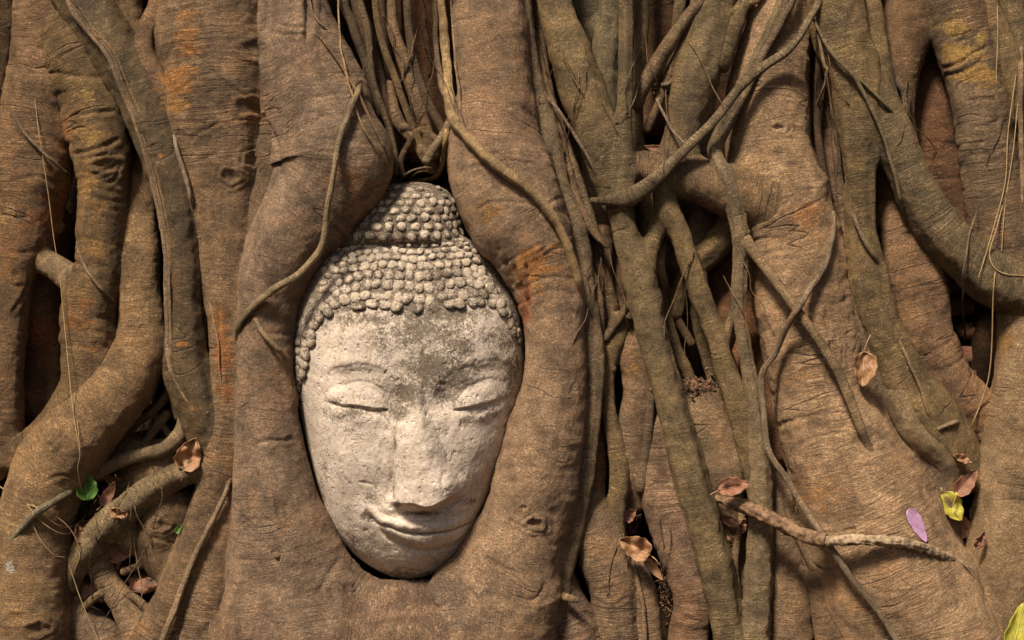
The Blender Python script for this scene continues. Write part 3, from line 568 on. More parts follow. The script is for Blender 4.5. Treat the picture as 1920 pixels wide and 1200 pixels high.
tree = empty('banyan_tree', (0, 0, -.2), 'old banyan tree whose tangled brown and olive roots wrap around the stone head', 'tree')
BUILT = []
for ri, r in enumerate(ROOTS):
    C, rad = r['C'], r['rad']
    T = np.gradient(C, axis=0); T /= np.linalg.norm(T, axis=1)[:, None] + 1e-12
    # resample along with a step fit to the size of the root
    deep = r['path'][:, 3].max() < -100
    L = np.r_[0, np.cumsum(np.linalg.norm(np.diff(C, axis=0), axis=1))]
    mr = float(np.median(rad)); step = .012 if deep else (.0029 if mr > .03 else max(.002, min(.0034, mr * .35)))
    n = max(8, int(L[-1] / step)); s = np.linspace(0, L[-1], n)
    C = np.stack([np.interp(s, L, C[:, i]) for i in range(3)], 1); rad = np.interp(s, L, rad)
    rad = rad * (1 + (.07 if mr < .045 else .03) * fbm(np.stack([s * 11 + ri * 7.7, s * 0, s * 0 + ri], 1), 2))
    # rounded tip where the root ends inside the picture
    for end, pt in ((0, r['path'][0]), (1, r['path'][-1])):
        if 0 < pt[1] < 1200 and 0 < pt[0] < 1920:
            dd = s if end == 0 else (L[-1] - s)
            re = rad[0 if end == 0 else -1]
            x = np.clip(dd / (re * .9), 0, 1); rad = rad * np.sqrt(np.clip(1 - (1 - x) ** 2, 0.0004, 1))
    for _ in range(2):
        C[1:-1] = (C[:-2] + 2 * C[1:-1] + C[2:]) / 4
    T = np.gradient(C, axis=0); T /= np.linalg.norm(T, axis=1)[:, None] + 1e-12
    Fv = np.array([0, -1., 0]); N1 = Fv - (T @ Fv)[:, None] * T; N1 /= np.linalg.norm(N1, axis=1)[:, None] + 1e-9
    N2 = np.cross(T, N1)
    na = 24 if deep else int(np.clip(2 * math.pi * np.percentile(rad, 80) / .0038, 12, 200))
    th = np.linspace(-math.pi, math.pi, na + 1)
    if not deep and mr > .02: th = th - .4 * np.sin(th)
    ct, sn = np.cos(th), np.sin(th)
    dirv = N1[:, None, :] * ct[None, :, None] * r['fl'] + N2[:, None, :] * sn[None, :, None]
    nrm = N1[:, None, :] * ct[None, :, None] + N2[:, None, :] * sn[None, :, None] * r['fl']
    nrm /= np.linalg.norm(nrm, axis=2)[..., None]
    flu = np.zeros((n, na + 1))
    if r['flute']:
        m1, m2 = 3 + ri % 2, 5 + ri % 3; tw = s / max(mr, .004) * .05
        flu = r['flute'] * (np.sin(m1 * th[None] + tw[:, None] + ri) + .6 * np.sin(m2 * th[None] - 1.4 * tw[:, None] + 2 * ri))
    P = C[:, None, :] + dirv * (rad[:, None] * (1 + flu))[..., None]
    P = P.reshape(-1, 3); nr = nrm.reshape(-1, 3)
    # fillets where neighbouring roots grow together
    tacc = np.zeros(len(P))
    if not deep:
        for rj, q in enumerate(ROOTS):
            if rj == ri: continue
            k = min(r['kk'], q['kk'])
            if k < .0015: continue
            k *= 1.6
            m = np.all((P > q['lo']) & (P < q['hi']), axis=1)
            if not m.any(): continue
            idx = np.nonzero(m)[0]; P0 = P[idx]; nn = nr[idx]
            d0 = dist_to(q, P0); near = np.abs(d0) < k * 1.3
            if not near.any(): continue
            idx = idx[near]; P0 = P0[near]; nn = nn[near]
            t = np.zeros(len(idx)); dB = d0[near]
            for it in range(3):
                t = .5 * t + .5 * (k / 4 * (1 - np.minimum(1, np.abs(t - dB) / k)) ** 2)
                if it < 2: dB = dist_to(q, P0 + nn * t[:, None])
            tacc[idx] = np.maximum(tacc[idx], t)
    P = P + nr * tacc[:, None]
    # relief of the bark itself
    rr = np.repeat(rad, na + 1)
    if not deep or True:
        lumpy = fbm(P * (.55 / max(mr, .012)), 2) * .055 * r['lump'] * rr + fbm(P * 42, 2) * np.minimum(.0012, .04 * rr) * r['lump']
        U = np.tile(th * mr, n); Vv = np.repeat(s, na + 1)
        disp = lumpy + (fbm(P * 170, 2) * .00045 if mr > .01 and not deep else 0)
        if r['fold'] > 0:
            wz = noise(P * 9 + 3) * .03 + noise(P * 3.1) * .04
            ph = np.stack([U * 3.4 + ri * 3.1, (Vv + wz) * 24, np.full(len(P), ri * 1.7)], 1)
            nz = noise(ph)
            mask = sstep(.0, .45, noise(P * 5.5 + 11) + .15)
            disp = disp - r['fold'] * np.minimum(.0022, rr * .04) * np.exp(-(nz / .13) ** 2) * mask
            ph2 = np.stack([U * 9 + ri, (Vv + wz) * 85, np.full(len(P), ri * .7)], 1)
            lf = noise(np.stack([U * 11 + ri * 2.3, Vv * 1.6 + ri, np.full(len(P), ri * .9)], 1))
            disp = disp + min(1, r['fold'] * 1.5) * rr * .055 * (1 - 2.2 * np.abs(lf)) * sstep(-.25, .35, noise(P * 3.3 + 71))
            disp = disp + r['fold'] * .0009 * noise(ph2) * sstep(-.1, .4, noise(P * 6 + 31))
        if not deep and mr > .014:
            f = (CD + P[:, 1]) / CD; px = P[:, 0] * 1000 / f + 960; py = 600 - (P[:, 2] - .6) * 1000 / f
            frontv = nr[:, 1] < -.1
            for pts, wd, dp in GROOVES:
                g0 = np.array(pts, float)
                m = (px > g0[:, 0].min() - 20) & (px < g0[:, 0].max() + 20) & (py > g0[:, 1].min() - 20) & (py < g0[:, 1].max() + 20) & frontv
                if not m.any(): continue
                cl = catmull(np.column_stack([g0, g0 * 0]), 8)[:, :2]
                wob = noise(P[m] * 60) * 3.5
                dd, tt = polydist(px[m], py[m] + wob, cl)
                e_ = sstep(0, .15, tt) * sstep(1, .85, tt)
                disp[m] += .62 * dp / 1000 * e_ * (-np.exp(-(dd / wd) ** 2) + .55 * np.exp(-((dd - 2.4 * wd) / (1.5 * wd)) ** 2))
            for x, y, rx, ry, hh in KNOTS:
                e = np.hypot((px - x) / rx, (py - y) / ry); m = (e < 2.5) & frontv
                if m.any():
                    an = np.arctan2(py[m] - y, px[m] - x); em = e[m] * (1 + .12 * np.sin(2 * an + x) + .08 * np.sin(5 * an + y))
                    disp[m] += hh / 1000 * (np.exp(-((em - 1) / .28) ** 2) - .8 * np.exp(-(em / .5) ** 2) + .4 * np.exp(-((em - 1.7) / .25) ** 2))
        P = P + nr * disp[:, None]
    # paint
    f = (CD + P[:, 1]) / CD
    px = P[:, 0] * 1000 / f + 960; py = 600 - (P[:, 2] - .6) * 1000 / f
    paint = np.zeros((len(P), 4)); paint[:, :3] = r['col']
    if not deep:
        vis = P[:, 1] < C[:, 1].mean() + .03
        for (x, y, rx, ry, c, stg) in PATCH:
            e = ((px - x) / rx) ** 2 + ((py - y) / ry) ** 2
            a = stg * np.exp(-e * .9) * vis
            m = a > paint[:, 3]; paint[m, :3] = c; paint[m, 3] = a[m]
    i0 = np.arange(n - 1)[:, None] * (na + 1) + np.arange(na)[None]
    F = np.stack([i0, i0 + 1, i0 + na + 2, i0 + na + 1], 2).reshape(-1, 4)
    uv = np.stack([U, Vv], 1)
    o = mesh_obj(r['name'], P, F, M[r['mat']], tree, uv, paint)
    rv = random.Random(ri * 13 + 5); kb = rv.uniform(.84, 1.14); hv = rv.uniform(-.05, .05)
    if r['mat'] == 'smooth': hv += .05
    cc_ = (r['col'][0] * kb * (1 + hv), r['col'][1] * kb, r['col'][2] * kb * (1 - 1.5 * hv)); gy = (cc_[0] + cc_[1] + cc_[2]) / 3; kf = 1.14 if r['mat'] == 'trunk' else 1.0
    o.color = tuple(kf * (1.04 * x - .04 * gy * m_) for x, m_ in zip(cc_, (1.12, 1., .86))) + (r['rust'],)
    if r['label']: o['label'] = r['label']

#HEAD
# ------------------------------------------------------------------ the stone head
def stone(name, base=(.58, .475, .38), dark=(.085, .062, .04), dirt=1.0):
    q = NT(name); oc = q.n('TexCoord').outputs['Object']
    big = q.noise(oc, 9., 5, .6, .3); mid = q.noise(oc, 40., 5, .7, .3); fine = q.noise(oc, 240., 4, .7)
    c = q.mix(q.ramp(big, .35, .68), tuple(x * .80 for x in base), tuple(min(1, x * 1.14) for x in base))
    c = q.mix(q.math('MULTIPLY', q.ramp(mid, .5, .72), .4), c, (.38, .27, .17))
    c = q.mix(q.math('MULTIPLY', q.ramp(q.noise(q.scaled(oc, (1., 1., .3)), 26., 4, .7), .52, .66), .35), c, (.34, .25, .165))
    pt = q.n('Attribute', attribute_name='paint')
    g = q.math('ADD', pt.outputs['Alpha'], q.math('MULTIPLY', q.math('SUBTRACT', q.noise(oc, 55., 6, .78), .5), 1.5))
    g = q.math('ADD', g, q.math('MULTIPLY', q.math('SUBTRACT', q.noise(oc, 260., 3, .75), .5), 1.3))
    g = q.math('ADD', g, q.math('MULTIPLY', q.math('SUBTRACT', big, .5), .6))
    gm = q.math('MULTIPLY', q.ramp(g, .10, .58), q.ramp(pt.outputs['Alpha'], 0.0, .22, .5, 1.))
    c = q.mix(q.math('MULTIPLY', gm, .88 * dirt), c, dark)
    sp = q.math('MULTIPLY', q.ramp(q.noise(oc, 130., 2, .5), .68, .74), .5)
    c = q.mix(sp, c, dark)
    f2 = q.ramp(fine, .3, .7, .78, 1.2)
    c = q.mix(1., c, q.n('CombineXYZ', {0: f2, 1: f2, 2: f2}).outputs[0], 'MULTIPLY')
    q.t.links.new(c, q.b.inputs['Base Color'])
    pit = q.ramp(q.noise(oc, 90., 2, .5), .64, .72)
    ck = q.math('MULTIPLY', q.ramp(q.math('ABSOLUTE', q.math('SUBTRACT', q.noise(oc, 13., 4, .6, .5), .5)), 0., .006, 1., 0.), q.ramp(q.noise(oc, 7., 1), .5, .6))
    h = q.math('MULTIPLY_ADD', fine, .22, q.math('MULTIPLY', mid, .9))
    h = q.math('MULTIPLY_ADD', pit, -.6, h); h = q.math('MULTIPLY_ADD', ck, -.6, h)
    q.t.links.new(q.n('Bump', {'Height': h, 'Distance': .0022}).outputs[0], q.b.inputs['Normal'])
    q.b.inputs['Roughness'].default_value = .85; q.b.inputs['Specular IOR Level'].default_value = .25
    return q.m
M['stone'] = stone('weathered_stucco'); M['stone_hair'] = stone('weathered_stucco_hair', (.46, .37, .28), (.065, .046, .03), 1.)

head = empty('stone_head', (-.195, -.05, .12), 'weathered pale stone head with closed eyes and beaded hair gripped by the roots', 'sculpture')
OUT = [(742,344),(795,343),(835,356),(856,385),(862,420),(882,450),(920,480),(950,520),(972,560),(982,620),(983,680),(976,740),(963,800),(946,860),(927,910),(906,955),(888,1000),(862,1040),(825,1070),(780,1085),(740,1083),(700,1065),(660,1035),(625,990),(600,930),(581,860),(566,790),(556,740),(546,700),(539,650),(544,600),(558,540),(574,500),(598,465),(618,430),(650,390),(695,356)]
FACE = OUT[5:34]                     # without the topknot
FACE = FACE + [(625,452),(680,436),(740,430),(800,430),(850,436)]
def smooth_closed(pts, n):
    p = np.asarray(pts, float); m = len(p); out = []
    for i in range(m):
        a, b, c, d = p[i - 1], p[i], p[(i + 1) % m], p[(i + 2) % m]
        t = np.linspace(0, 1, 20, endpoint=False)[:, None]
        out.append(.5 * ((2 * b) + (-a + c) * t + (2 * a - 5 * b + 4 * c - d) * t ** 2 + (-a + 3 * b - 3 * c + d) * t ** 3))
    o = np.vstack(out); L = np.r_[0, np.cumsum(np.linalg.norm(np.diff(np.vstack([o, o[:1]]), axis=0), axis=1))]
    o = np.vstack([o, o[:1]]); s = np.linspace(0, L[-1], n, endpoint=False)
    return np.stack([np.interp(s, L, o[:, 0]), np.interp(s, L, o[:, 1])], 1)

HCX, HCY = 770., 740.
def head_base(px, py, s):
    return 18 + 118 * np.sqrt(np.clip(1 - s ** 2.3, 0, 1)) + 10 * (1 - s ** 2)
HAIRLINE = [(557,765),(560,715),(567,662),(580,622),(602,598),(640,582),(700,575),(760,578),(800,584),(850,574),(905,570),(945,580),(968,610),(980,660)]
def hair_mask(px, py):
    """signed: > 0 above the hair line"""
    hl = catmull(np.array([(a, b, 0, 0) for a, b in HAIRLINE], float), 4)[:, :2]
    y = np.interp(px, hl[:, 0], hl[:, 1])
    return y - py

def feat(px, py):
    n1 = np.stack([px, py, px * 0], 1)
    px = px + 2.6 * fbm(n1 / 34, 3); py = py + 2.2 * fbm(n1 / 30 + 50, 3)
    g = lambda x, y, sx, sy: np.exp(-((px - x) / sx) ** 2 - ((py - y) / sy) ** 2)
    def line(pts, w, a):
        d, t = polydist(px, py, catmull(np.array([(x, y, 0, 0) for x, y in pts], float), 5)[:, :2])
        return a * np.exp(-(d / w) ** 2) * (sstep(0, .12, t) * sstep(1, .88, t) * .85 + .15)
    h = np.zeros_like(px)
    # sockets and brows
    h -= 13 * g(742, 752, 24, 30) + 11 * g(836, 748, 22, 26) + 6 * g(670, 742, 70, 30) + 6 * g(905, 735, 55, 28)
    h -= 5 * g(655, 700, 60, 14) + 4 * g(905, 694, 45, 12)
    h += line([(598,712),(625,688),(670,677),(712,684),(748,712)], 12, 2.6)
    h += line([(822,716),(850,692),(890,672),(935,664),(965,684)], 12, 2.2)
    h += line([(598,716),(625,694),(670,684),(712,691),(742,716)], 3, -.7)
    h += line([(830,716),(852,700),(892,682),(932,675),(962,694)], 3, -.8)
    # closed lids
    def lid(c0, c1, up, lo, amp):
        cx = (c0[0] + c1[0]) / 2; L = (c1[0] - c0[0]) / 2
        u = (px - cx) / L
        base = c0[1] + (c1[1] - c0[1]) * (px - c0[0]) / (c1[0] - c0[0]) + lo * (1 - u ** 2)
        top = base - up * np.sqrt(np.clip(1 - u ** 2, 0, 1))
        v = (base - py) / np.maximum(base - top, 1)
        m = (np.abs(u) < 1) & (v > -.02) & (v < 1.15)
        prof = (1 - .55 * (np.clip(v, 0, 1.2) - .3) ** 2) * sstep(-.02, .16, v) * sstep(1.15, .55, v)
        return amp * prof * np.sqrt(np.clip(1 - u ** 2, 0, 1)) * m
    h += lid((610, 753), (730, 768), 46, 6, 9)
    h += lid((848, 768), (958, 744), 44, 6, 8)
    h += line([(610,752),(640,760),(672,765),(700,770),(726,770)], 2.6, -2.6)
    h += line([(850,770),(880,766),(915,758),(957,744)], 2.6, -2.4)
    h += line([(625,738),(650,720),(685,716),(715,730),(728,752)], 3.0, -1.4)
    h += line([(856,750),(880,725),(912,712),(940,715)], 3.0, -1.2)
    h += line([(625,770),(665,784),(715,782)], 9, 3.0) + line([(858,782),(900,782),(945,766)], 9, 3.0)
    # nose
    nb = catmull(np.array([(736,946,0,0),(752,951,0,0),(775,952,0,0),(796,959,0,0),(818,953,0,0),(842,940,0,0),(874,925,0,0)], float), 4)
    ybot = np.interp(px, nb[:, 0], nb[:, 1])
    t = np.clip((py - 705) / (945 - 705), 0, 1.1)
    xl = np.interp(py, [705, 740, 780, 850, 905, 940, 960], [758, 754, 744, 740, 736, 731, 733])
    xr = np.interp(py, [705, 740, 780, 850, 895, 925, 960], [790, 797, 808, 836, 860, 874, 872])
    xm = np.interp(py, [705, 780, 950], [778, 782, 797])
    u = np.where(px < xm, (xm - px) / (xm - xl), (px - xm) / (xr - xm))
    uc = np.clip(u, 0, 1); prof = np.where(px < xm, .55 * (1 - uc ** 3.4) + .45 * np.cos(uc * math.pi / 2), (.25 + .7 * t ** 2) * (1 - uc ** 3.6) + (.75 - .7 * t ** 2) * (.5 + .5 * np.cos(math.pi * uc)))
    prof = prof * (1 - sstep(.8, 1.12, u) * .0)
    hn = np.interp(t, [0, .12, .5, .85, 1, 1.1], [0, 9, 23, 37, 40, 40])
    under = sstep(4, -9, py - ybot)
    h += hn * prof * under
    h += 9 * g(846, 912, 26, 22) * under + 5 * g(750, 925, 13, 17) * under
    h += line([(838,880),(828,905),(836,930)], 5, -2.5) * under
    h += line([(742,790),(740,850),(734,905),(726,940)], 8, -3.0)
    h += line([(742,955),(768,960),(798,966),(824,959),(848,945),(876,930)], 4.5, -5.5)
    h -= 4.5 * g(745, 962, 15, 7) + 6 * g(800, 966, 50, 6)
    # mouth: raised muzzle, lips, parting line, grooves
    h += 15 * g(795, 985, 95, 52)
    LIPL = [(686,964),(712,982),(745,994),(775,999),(796,1002),(818,999),(850,993),(880,982),(906,965)]
    yl = np.interp(px, [a for a, b in LIPL], [b for a, b in LIPL])
    edge = sstep(686, 720, px) * sstep(905, 875, px)
    up = (yl - py)
    h += 11.5 * edge * np.clip(up / 3, 0, 1) * sstep(24, 8, up) * sstep(-2, 3, up)
    low = py - yl
    lw = 30 * np.sqrt(np.clip(1 - ((px - 803) / 92) ** 2, 0, 1)) + .01
    vv = np.clip(low / lw, 0, 1.2)
    h += 12.5 * np.sqrt(np.clip(1 - (2 * vv - .95) ** 2, 0, 1)) * (low > 0) * (vv < 1) * sstep(700, 740, px) * sstep(902, 872, px)
    h += line(LIPL, 3.2, -4.0)
    h += line([(682,960),(692,964),(702,972)], 7, -2.6) + line([(890,974),(903,962),(908,955)], 6, -4)
    h += line([(678,962),(690,953),(712,962)], 6, 1.0)
    h += line([(722,1000),(752,1016),(795,1031),(840,1026),(880,1005)], 5.5, -7.0)
    h += line([(708,985),(726,1010),(752,1024)], 3, -2.2)
    h += line([(712,962),(750,972),(796,980),(845,972),(890,952)], 2.6, -2.0)
    h += 13 * g(785, 1056, 74, 28)
    h += line([(775,1024),(765,1040),(768,1060)], 2.5, -2.2)
    # cheeks
    h += 8 * g(645, 870, 55, 75) + 7 * g(905, 850, 38, 70) - 4 * g(705, 925, 26, 30)
    # forehead softness
    h += 4 * g(700, 630, 60, 35) + 3 * g(880, 630, 60, 35)
    return h

def star_mesh(outline, cx, cy, ns, na, fn, back=-90):
    o = smooth_closed(outline, na)
    s = np.linspace(0, 1, ns) ** .8
    sx = cx + (o[None, :, 0] - cx) * s[:, None]; sy = cy + (o[None, :, 1] - cy) * s[:, None]
    S_ = np.repeat(s, na).reshape(ns, na)
    d = fn(sx.ravel(), sy.ravel(), S_.ravel())
    A = np.stack([sx.ravel(), sy.ravel(), d], 1)
    rims = []
    for j, b in enumerate(np.linspace(0, 1, 8)[1:]):
        e = A[(ns - 1) * na:ns * na].copy(); e[:, 2] = e[:, 2] * (1 - b) + back * b
        e[:, 0] = cx + (e[:, 0] - cx) * (1 - .05 * b * b); e[:, 1] = cy + (e[:, 1] - cy) * (1 - .05 * b * b)
        rims.append(e)
    A = np.vstack([A] + rims); nn = ns + len(rims)
    i = np.arange(nn - 1)[:, None] * na + np.arange(na)[None]; j = np.arange(nn - 1)[:, None] * na + (np.arange(na)[None] + 1) % na
    F = np.stack([i, j, j + na, i + na], 2).reshape(-1, 4)
    return A, F

def star_s(outline, cx, cy, px, py):
    o = smooth_closed(outline, 720); an = np.arctan2(o[:, 1] - cy, o[:, 0] - cx); ra = np.hypot(o[:, 0] - cx, o[:, 1] - cy)
    k = np.argsort(an); a = np.arctan2(py - cy, px - cx)
    R_ = np.interp(a, np.r_[an[k][-1] - 2 * math.pi, an[k], an[k][0] + 2 * math.pi], np.r_[ra[k][-1], ra[k], ra[k][0]])
    return np.clip(np.hypot(px - cx, py - cy) / R_, 0, 1)

def face_d(px, py, s):
    d = head_base(px, py, s)
    hm = hair_mask(px, py)
    d = d + feat(px, py) * np.clip(1 - s ** 10, 0, 1) * sstep(5, -40, hm)
    d = d + 4 * sstep(-8, 14, hm + fbm(np.stack([px, py, py], 1) / 12, 2) * 5)
    q = np.stack([px, py, d], 1)
    d = d + fbm(q / 70, 2) * 2.2 + fbm(q / 24 + 7, 3) * 1.15 + fbm(q / 8 + 17, 2) * .2
    d = d + sstep(-3, 10, hm) * fbm(q / 12 + 3, 2) * .8
    # slight chips
    d = d - 1.6 * sstep(.5, .75, noise(q / 13 + 40))
    return d
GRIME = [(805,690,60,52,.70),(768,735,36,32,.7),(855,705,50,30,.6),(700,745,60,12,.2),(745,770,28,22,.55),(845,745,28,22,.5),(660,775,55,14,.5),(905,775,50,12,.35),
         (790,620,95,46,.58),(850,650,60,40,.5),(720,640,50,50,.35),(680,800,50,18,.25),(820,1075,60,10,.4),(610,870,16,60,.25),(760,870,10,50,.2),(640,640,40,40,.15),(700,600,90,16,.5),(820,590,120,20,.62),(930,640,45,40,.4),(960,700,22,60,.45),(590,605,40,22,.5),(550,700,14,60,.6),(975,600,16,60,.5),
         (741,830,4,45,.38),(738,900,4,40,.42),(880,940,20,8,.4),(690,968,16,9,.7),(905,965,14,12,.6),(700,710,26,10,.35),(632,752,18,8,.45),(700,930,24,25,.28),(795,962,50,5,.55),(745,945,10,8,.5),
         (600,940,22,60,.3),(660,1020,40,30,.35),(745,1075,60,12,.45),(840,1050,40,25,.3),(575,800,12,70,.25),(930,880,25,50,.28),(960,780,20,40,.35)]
def grime(px, py, base=0.0):
    a = np.full(px.shape, base)
    for x, y, sx, sy, st in GRIME:
        a = np.maximum(a, st * np.exp(-((px - x) / sx) ** 2 - ((py - y) / sy) ** 2))
    return a
A, F = star_mesh(FACE, HCX, HCY, 300, 620, face_d)
pa = np.zeros((len(A), 4)); hm = hair_mask(A[:, 0], A[:, 1])
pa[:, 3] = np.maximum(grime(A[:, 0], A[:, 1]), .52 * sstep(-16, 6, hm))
fo = mesh_obj('face', P3(A), F[:, ::-1], M['stone'], head, None, pa)

def curls(rows, surf, seed, name, extra=()):
    rs = np.random.RandomState(seed)
    VV, FF, CC = [], [], []; nv = 0
    na_, nr_ = 12, 6
    for (x, y, rx, ry, hh) in list(rows) + list(extra):
        s_, base = surf(np.array([x]), np.array([y]))
        e = 3.
        gx = (surf(np.array([x + e]), np.array([y]))[1] - surf(np.array([x - e]), np.array([y]))[1]) / (2 * e)
        gy = (surf(np.array([x]), np.array([y + e]))[1] - surf(np.array([x]), np.array([y - e]))[1]) / (2 * e)
        N = np.array([-gx[0], -gy[0], 1.]); N /= np.linalg.norm(N)
        tx = np.array([1, 0, gx[0]]); tx /= np.linalg.norm(tx); ty = np.cross(N, tx)
        R0 = rx
        ph = rs.uniform(0, 6.28); dirt_ = rs.uniform(-.12, .14) + (.16 if rs.rand() < .15 else 0) + .14 * float(noise(np.array([[x / 45., y / 45., 3.]]))[0])
        for j in range(nr_ + 1):
            a = j / nr_ * math.pi * .5
            for i in range(na_):
                b = i / na_ * 2 * math.pi
                R0 = rx * 1.13; wob = 1 + .09 * math.sin(2 * b + ph) + .06 * math.sin(3 * b + 2 * ph) + rs.uniform(-.03, .03)
                rr_ = R0 * math.cos(a) * wob
                zz = hh * (math.sin(a) - .06 * math.cos(a)) * (1 - .10 * (j == nr_))
                p = np.array([x, y, base[0] - 1.5]) + tx * rr_ * math.cos(b) + ty * rr_ * ry / rx * math.sin(b) + N * zz
                VV.append(p); CC.append((0, 0, 0, max(.08, .66 - .52 * math.sin(a) + dirt_) + rs.uniform(-.06, .06)))
        for j in range(nr_):
            for i in range(na_):
                i2 = (i + 1) % na_
                FF.append((nv + j * na_ + i, nv + j * na_ + i2, nv + (j + 1) * na_ + i2, nv + (j + 1) * na_ + i))
        nv += (nr_ + 1) * na_
    VV = np.array(VV)
    VV[:, 2] += fbm(VV / 6, 3) * 1.5; VV[:, 0] += fbm(VV / 8 + 9, 2) * .9; VV[:, 1] += fbm(VV / 8 + 19, 2) * .9
    CC = np.array(CC)
    CC[:, 3] = np.maximum(CC[:, 3], grime(VV[:, 0], VV[:, 1]) * .7)
    return P3(VV), np.array(FF)[:, ::-1], CC

def surf_head(px, py):
    s = star_s(FACE, HCX, HCY, px, py); return s, head_base(px, py, s) + 5
hl = catmull(np.array([(a, b, 0, 0) for a, b in HAIRLINE], float), 2)[:, :2]
tl = catmull(np.array([(a, b, 0, 0) for a, b in [(612,462),(632,452),(680,450),(730,450),(780,450),(830,450),(866,454),(884,462)]], float), 2)[:, :2]
def resamp(l, n):
    L = np.r_[0, np.cumsum(np.linalg.norm(np.diff(l, axis=0), axis=1))]; s = np.linspace(0, L[-1], n)
    return np.stack([np.interp(s, L, l[:, 0]), np.interp(s, L, l[:, 1])], 1), L[-1]
ha, _ = resamp(hl, 400); ta, _ = resamp(tl, 400)
rows = []; rs = np.random.RandomState(5)
Ts = [.03, .16, .33, .48, .62, .74, .84, .92, 1.0]; RY = [9, 10, 10.6, 10, 9, 8, 7, 6, 5.4]
for k, t in enumerate(Ts):
    ln = ha * (1 - t) + ta * t
    cR = 11.2 - 2.4 * t
    # keep inside the outline; foreshorten rows at the sides
    L = np.r_[0, np.cumsum(np.linalg.norm(np.diff(ln, axis=0), axis=1))]
    pos = (k % 2) * cR + 4
    while pos < L[-1] - 4:
        x = np.interp(pos, L, ln[:, 0]); y = np.interp(pos, L, ln[:, 1])
        s = star_s(FACE, HCX, HCY, np.array([x]), np.array([y]))[0]
        shrink = .72 + .28 * math.sqrt(max(0, 1 - s ** 4))
        q = cR * shrink
        worn = 1.0
        if t < .1: worn = .68 if x > 640 else .9
        elif t < .2: worn = .8 if x > 700 else .95
        if x > 900: worn *= .8
        if not (t < .2 and rs.rand() < (.14 if x > 640 else .03)):
            rows.append((x + rs.normal() * 1.6, y + rs.normal() * 1.6, q * rs.uniform(.9, 1.18), RY[k] * rs.uniform(.9, 1.15) * (q / cR) ** .3, 6.0 * worn * rs.uniform(.55, 1.15)))
        pos += 1.9 * q * rs.uniform(.94, 1.08)
# side band of curls in front of the left ear
for i in range(8):
    y = 640 + i * 17
    rows.append((547 + i * 1.1 + rs.normal(), y - 8, 8, 9, 6))
    rows.append((559 + i * .3, y + 1, 7.5, 8.5, 5))
Vh, Fh, Ch = curls(rows, surf_head, 11, 'hair')
ho = mesh_obj('hair', Vh, Fh, M['stone_hair'], head, None, Ch)

KN = [(612,470),(622,430),(650,392),(695,357),(742,343),(795,342),(835,355),(857,385),(866,430),(878,470),(840,476),(740,478),(660,476)]
KX, KY = 745., 425.
def surf_knot(px, py):
    s = star_s(KN, KX, KY, px, py)
    return s, knot_d(px, py, s)
def knot_d(px, py, s):
    return -20 + 95 * np.sqrt(np.clip(1 - s ** 2.4, 0, 1)) + 22 * np.clip((py - 350) / 110, 0, 1) - 14 * sstep(352, 340, py)
def knot_dn(px, py, s):
    d = knot_d(px, py, s); return d + fbm(np.stack([px, py, d], 1) / 14, 3) * 1.2
Ak, Fk = star_mesh(KN, KX, KY, 70, 260, knot_dn)
rows = []
yy = 356.; k = 0
while yy < 452:
    half_l = np.interp(yy, [345, 357, 392, 430, 470], [745, 697, 652, 624, 616]); half_r = np.interp(yy, [345, 355, 385, 430, 470], [800, 832, 856, 866, 874])
    f = (yy - 350) / 100; cR = 8.3 + 2.6 * f; ry_ = 6.0 + 4.0 * f
    n_ = int((half_r - half_l) / (2 * cR * .84)); 
    for i in range(n_):
        u = ((i + .5 * (1 + (k % 2) * .6)) / n_) * 2 - 1
        x = (half_l + half_r) / 2 + (half_r - half_l) / 2 * math.sin(u * 1.35) / math.sin(1.35)
        sh = .62 + .38 * math.cos(u * 1.35)
        dy = 10 * (1 - u * u) * f - 6 * u * (1 - f) * 0
        if x > 800 and yy < 370 and rs.rand() < .5: continue
        rows.append((x + rs.normal() * 1.2, yy + dy - 5 * f + rs.normal() * 1.2, cR * sh * rs.uniform(.88, 1.08), ry_ * rs.uniform(.88, 1.08), (6.5 + 1.5 * f) * rs.uniform(.8, 1.1) * (.75 if x > 830 else 1)))
    yy += 2 * ry_ * .92; k += 1
Vk, Fk2, Ck = curls(rows, surf_knot, 21, 'topknot')
pk = np.zeros((len(Ak), 4)); pk[:, 3] = .5
Vall = np.vstack([P3(Ak), Vk]); Fall = np.vstack([Fk[:, ::-1], Fk2 + len(Ak)])
mesh_obj('topknot', Vall, Fall, M['stone_hair'], head, None, np.vstack([pk, Ck]))

